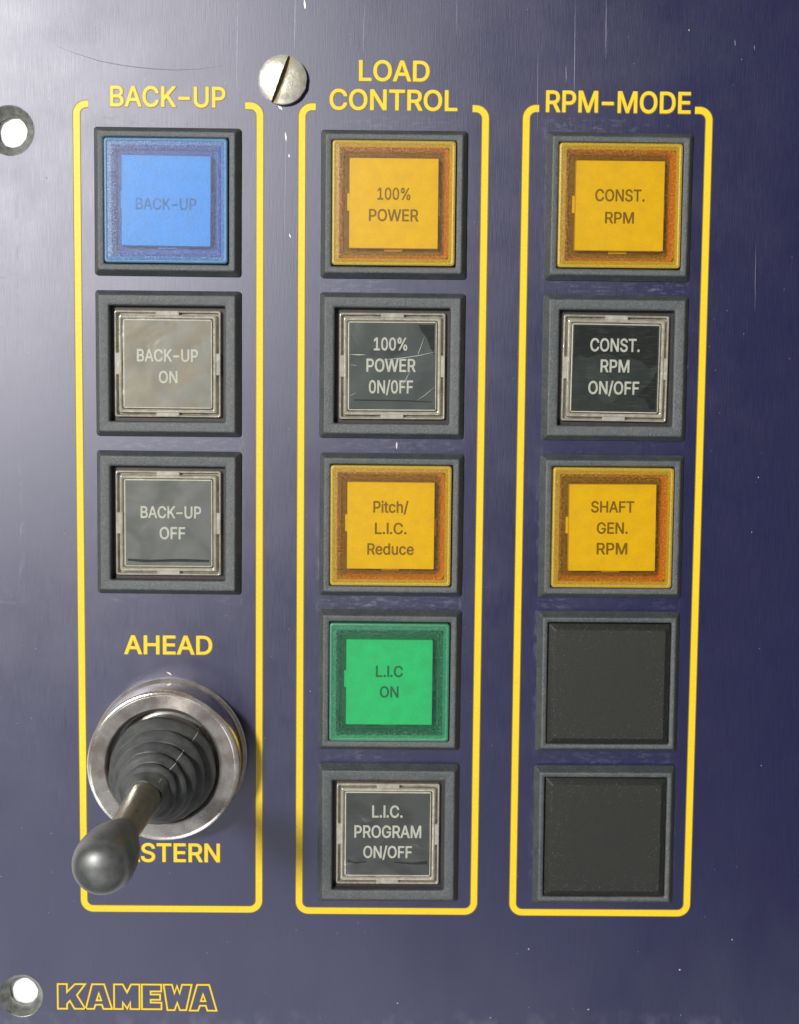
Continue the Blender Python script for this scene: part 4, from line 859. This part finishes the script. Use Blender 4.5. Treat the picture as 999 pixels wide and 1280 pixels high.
indicator(1, 1, 'blue', [('BACK-UP', -0.5, 9.9, 1.9)], 'blue lit square indicator reading BACK-UP at the top of the left column', -0.006)
indicator(2, 1, 'amber', [('100%', 1.55, 5.4, 1.95), ('POWER', -1.9, 8.1, 1.95)], 'amber square indicator reading 100% POWER under the LOAD CONTROL heading')
indicator(3, 1, 'amber', [('CONST.', 1.7, 8.1, 1.95), ('RPM', -1.9, 4.75, 1.85)], 'amber square indicator reading CONST. RPM under the RPM-MODE heading')
indicator(2, 3, 'amber', [('Pitch/', 3.15, 5.85, 1.95), ('L.I.C.', -0.45, 5.3, 1.9), ('Reduce', -3.9, 7.75, 1.9)],
          'amber square indicator reading Pitch/ L.I.C. Reduce in the middle column')
indicator(3, 3, 'amber', [('SHAFT', 3.5, 7.2, 1.9), ('GEN.', -0.05, 5.2, 1.9), ('RPM', -3.5, 5.15, 1.95)],
          'amber square indicator reading SHAFT GEN. RPM above the black blanks', 0.006)
indicator(2, 4, 'green', [('L.I.C', 1.85, 4.55, 1.9), ('ON', -1.65, 3.15, 1.9)], 'green square indicator reading L.I.C ON in the middle column')

F1 = mat_film('brown_stained_film', (0.16, 0.16, 0.135), (0.24, 0.24, 0.215), (0.22, 0.17, 0.09), (3, 1, 0), 0.3, 0.6, 0.55, 0.42)  # pale tone holds painted sky sheen besides the brown stain
F2 = mat_film('slate_grey_film', (0.085, 0.095, 0.095), (0.13, 0.14, 0.138), (0.10, 0.10, 0.09), (8, 2, 0), 0.42, 0.55, 0.3, 0.40)
F3 = mat_film('scratched_grey_film', (0.020, 0.026, 0.027), (0.062, 0.076, 0.078), (0.05, 0.06, 0.06), (5.6, 9.5, 0), 0.36, 0.39, 0.2)
F4 = mat_film('charcoal_film', (0.045, 0.050, 0.052), (0.070, 0.077, 0.078), (0.055, 0.055, 0.05), (1, 5, 0), 0.40, 0.55, 0.3)
F5 = mat_film('black_film', (0.022, 0.031, 0.029), (0.034, 0.045, 0.042), (0.02, 0.025, 0.025), (2.2, 4.4, 0), 0.50, 0.52, 0.2)
pushbutton(1, 2, F1, [('BACK-UP', 0.0, 1.4, 10.1, 2.05), ('ON', 0.1, -2.15, 3.1, 2.0)],
           'clear framed push button with pale brownish film reading BACK-UP ON', 0.0, 0.0)
pushbutton(1, 3, F2, [('BACK-UP', 0.45, 1.85, 10.1, 2.0), ('OFF', 0.7, -1.65, 4.3, 2.05)],
           'clear framed push button with slate grey film reading BACK-UP OFF above AHEAD',
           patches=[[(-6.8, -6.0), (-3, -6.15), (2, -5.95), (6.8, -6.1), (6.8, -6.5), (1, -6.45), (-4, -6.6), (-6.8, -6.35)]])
b22 = pushbutton(2, 2, F3, [('100%', -0.3, 3.65, 5.55, 2.1), ('POWER', -0.2, 0.15, 8.15, 2.15), ('0N/0FF', -0.2, -3.4, 7.3, 2.15)],
                 'clear framed push button with scratched cover reading 100% POWER 0N/0FF', 0.004,
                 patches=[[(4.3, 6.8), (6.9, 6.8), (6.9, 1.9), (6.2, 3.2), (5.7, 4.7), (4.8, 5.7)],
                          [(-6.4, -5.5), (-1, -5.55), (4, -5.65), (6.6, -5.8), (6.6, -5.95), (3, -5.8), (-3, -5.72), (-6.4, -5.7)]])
pushbutton(3, 2, F5, [('CONST.', -0.15, 3.85, 8.2, 2.15), ('RPM', -0.05, 0.4, 4.8, 2.1), ('ON/OFF', -0.15, -3.2, 8.45, 2.15)],
           'clear framed push button with near black film reading CONST. RPM ON/OFF', -0.008, 0.0,
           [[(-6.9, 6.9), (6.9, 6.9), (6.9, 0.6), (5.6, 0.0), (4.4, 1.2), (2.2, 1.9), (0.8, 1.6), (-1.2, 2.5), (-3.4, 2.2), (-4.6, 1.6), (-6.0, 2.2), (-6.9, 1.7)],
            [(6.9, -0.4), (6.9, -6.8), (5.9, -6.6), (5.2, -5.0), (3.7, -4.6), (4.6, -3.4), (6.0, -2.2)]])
pushbutton(2, 5, F4, [('L.I.C.', -0.1, 3.95, 5.2, 2.1), ('PROGRAM', 0.0, 0.45, 11.4, 2.15), ('ON/OFF', 0.0, -3.1, 8.3, 2.1)],
           'clear framed push button reading L.I.C. PROGRAM ON/OFF, lowest in its column',
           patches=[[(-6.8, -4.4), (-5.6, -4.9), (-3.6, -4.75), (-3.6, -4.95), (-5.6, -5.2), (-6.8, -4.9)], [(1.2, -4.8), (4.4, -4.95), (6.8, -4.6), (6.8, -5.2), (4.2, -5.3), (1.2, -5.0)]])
blank(3, 4, 'black blank square cover directly below the SHAFT GEN. RPM indicator')
blank(3, 5, 'black blank square cover at the bottom of the right column')

# scratches on the 100% POWER cover
cover = [c for c in b22.children_recursive if c.name.startswith('clear_cover')][0]
for pts, w in (([(-7, 1.9), (-5.5, 1.85), (-4.4, 1.85)], 0.16), ([(-2, 1.0), (1.5, 1.35), (4.5, 1.8), (7.1, 2.4)], 0.11),
               ([(5.3, 4.9), (4.6, 2.9), (4.0, 1.4)], 0.09), ([(3.0, -0.7), (2.3, -2.1), (1.6, -3.2)], 0.10),
               ([(7.0, -3.4), (5.6, -4.6), (4.2, -5.6)], 0.08), ([(-6.8, 0.2), (-5.9, 0.1)], 0.14), ([(-6.9, -4.9), (-6.0, -4.4)], 0.14)):
    bm = bmesh.new()
    ribbon(bm, pts, w, 1.312, False, 0.008, True)
    from_bm('scratch', bm, M['film_text'], cover, None, 0)

# ------------------------------------------------------------ slotted screw
def build_screw():
    e = empty('slotted_screw', (-18.15, 72.6, 0.0), 'slotted round nickel screw head between the first two headings', 'screw')
    R_, H, W2, D = 3.95, 1.75, 0.47, 1.25
    dome = lambda r: 0.75 + (H - 0.75) * math.sqrt(max(0.0, 1 - (r / (R_ * 1.06)) ** 2))
    xs = []
    n = 16
    for i in range(n + 1):
        xs.append((-R_ * 0.9995 + (R_ * 0.9995 - W2) * math.sin(math.pi / 2 * i / n), False))
    left = list(xs)
    right = [(-x, False) for x, _ in reversed(xs)]
    cols = left + [(-W2 + 0.03, True), (W2 - 0.03, True)] + right
    bm = bmesh.new()
    K = 28
    grid = []
    for x, slot in cols:
        hy = math.sqrt(max(1e-6, R_ * R_ - x * x))
        rowv = []
        for k in range(K + 1):
            y = hy * math.sin(math.pi / 2 * (2 * k / K - 1))
            z = dome(math.hypot(x, y))
            if slot:
                z = H - D
            rowv.append(bm.verts.new((x * S, y * S, z * S)))
        grid.append(rowv)
    slot_faces = []
    for i in range(len(grid) - 1):
        for k in range(K):
            f = bm.faces.new((grid[i][k], grid[i + 1][k], grid[i + 1][k + 1], grid[i][k + 1]))
            if cols[i][1] or cols[i + 1][1]:
                f.material_index = 1
    # side wall down to the plate
    for rim in ([g[0] for g in grid], [g[-1] for g in grid]):
        lowv = [bm.verts.new((v.co.x * 0.985, v.co.y * 0.985, 0)) for v in rim]
        for i in range(len(rim) - 1):
            bm.faces.new((rim[i], rim[i + 1], lowv[i + 1], lowv[i]))
    o = from_bm('screw_head', bm, M['screw'], e, None, 40)
    o.data.materials.append(M['slot'])
    o.rotation_euler.z = math.radians(-20.5)
    return e


build_screw()

# ------------------------------------------------------------ joystick
JX, JY = -36.95, -39.4
joy = empty('joystick', (JX, JY, 0.0), 'small joystick with chrome collar and grey rubber boot between AHEAD and ASTERN', 'joystick')
bm = bmesh.new()
lathe(bm, [(13.1, 0.0), (13.1, 0.9), (12.95, 1.1), (12.66, 1.3), (12.6, 7.9), (12.52, 8.25), (12.3, 8.45), (12.05, 8.5), (11.95, 8.36), (11.8, 8.36),
           (11.7, 8.5), (9.75, 8.5), (9.6, 8.42), (9.45, 8.2), (8.95, 7.2), (8.85, 4.4), (6.5, 4.2)], 128)
collar = from_bm('chrome_collar', bm, M['chrome'], joy, None, 28)


def tilt(z):
    """the lever leans a little: axis offset at height z"""
    if z <= 22:
        k_ = max(0.0, z - 6) / 16
        return (-0.9 * k_, -1.45 * k_ ** 0.55)
    k_ = (z - 22) / 32
    return (-0.9 - 0.2 * k_, -1.45 + 0.6 * k_)


prof = [(7.6, 4.5), (7.8, 6.8)]
for r, z0, z1, bulge in ((8.05, 7.0, 10.6, 0.80), (7.15, 10.8, 13.4, 0.72), (6.15, 13.6, 15.9, 0.66), (5.15, 16.1, 18.1, 0.6), (4.2, 18.3, 20.0, 0.5)):
    for u in range(10):
        a = u / 9.0
        prof.append((r + bulge * math.sin(math.pi * min(1, a * 1.08)) - 0.55 * a * a, z0 + (z1 - z0) * a ** 0.8))
    prof.append((r - 0.75, z1 + 0.12))
prof += [(3.7, 20.2), (3.45, 20.9), (3.2, 21.7), (3.0, 22.3), (2.88, 22.5), (2.65, 22.45)]
# keep heights rising
clean = [prof[0]]
for p in prof[1:]:
    if p[1] > clean[-1][1] + 0.01 or p[0] < clean[-1][0] - 0.01:
        clean.append((p[0], max(p[1], clean[-1][1] + 0.005)))
bm = bmesh.new()
lathe(bm, clean, 96, tilt, lambda a, z: 0.11 * math.sin(3 * a + 0.9 * z) + 0.06 * math.sin(5 * a - 1.7 * z) + 0.03 * math.sin(11 * a + z))
from_bm('rubber_boot', bm, M['rubber'], joy, None, 50)
boot = bpy.data.objects['rubber_boot']
bm = bmesh.new()
prev = None
for i, (r, z) in enumerate(clean[:-3]):
    a = math.radians(47 + 1.2 * math.sin(z))
    ox, oy = tilt(z)
    pr = r + 0.06
    px, py = ox + pr * math.cos(a), oy + pr * math.sin(a)
    tx, ty = -math.sin(a) * 0.07, math.cos(a) * 0.07
    cur = [bm.verts.new(((px + tx) * S, (py + ty) * S, (z + 0.03) * S)), bm.verts.new(((px - tx) * S, (py - ty) * S, (z + 0.03) * S))]
    if prev:
        bm.faces.new((prev[0], prev[1], cur[1], cur[0]))
    prev = cur
from_bm('mould_seam', bm, M['dust'], boot, None, 40)
bm = bmesh.new()
lathe(bm, [(2.7, 21.8), (2.7, 22.9), (2.62, 24), (2.5, 30), (2.35, 36), (2.2, 42), (2.2, 45)], 64, tilt)
from_bm('shaft', bm, M['brass'], joy, None, 40)
bm = bmesh.new()
lathe(bm, [(2.1, 41.0), (2.36, 41.1), (2.5, 42.1), (3.05, 44.6), (3.62, 47.2), (4.05, 49.8), (4.2, 52.1), (4.26, 54.0), (4.12, 55.7), (3.68, 57.1), (3.0, 58.0),
           (2.0, 58.45), (1.0, 58.7), (0.0, 58.78)], 64, tilt)
k = from_bm('knob', bm, M['knob'], joy, None, 60)
mod = k.modifiers.new('smooth', 'SUBSURF')
mod.levels = mod.render_levels = 1
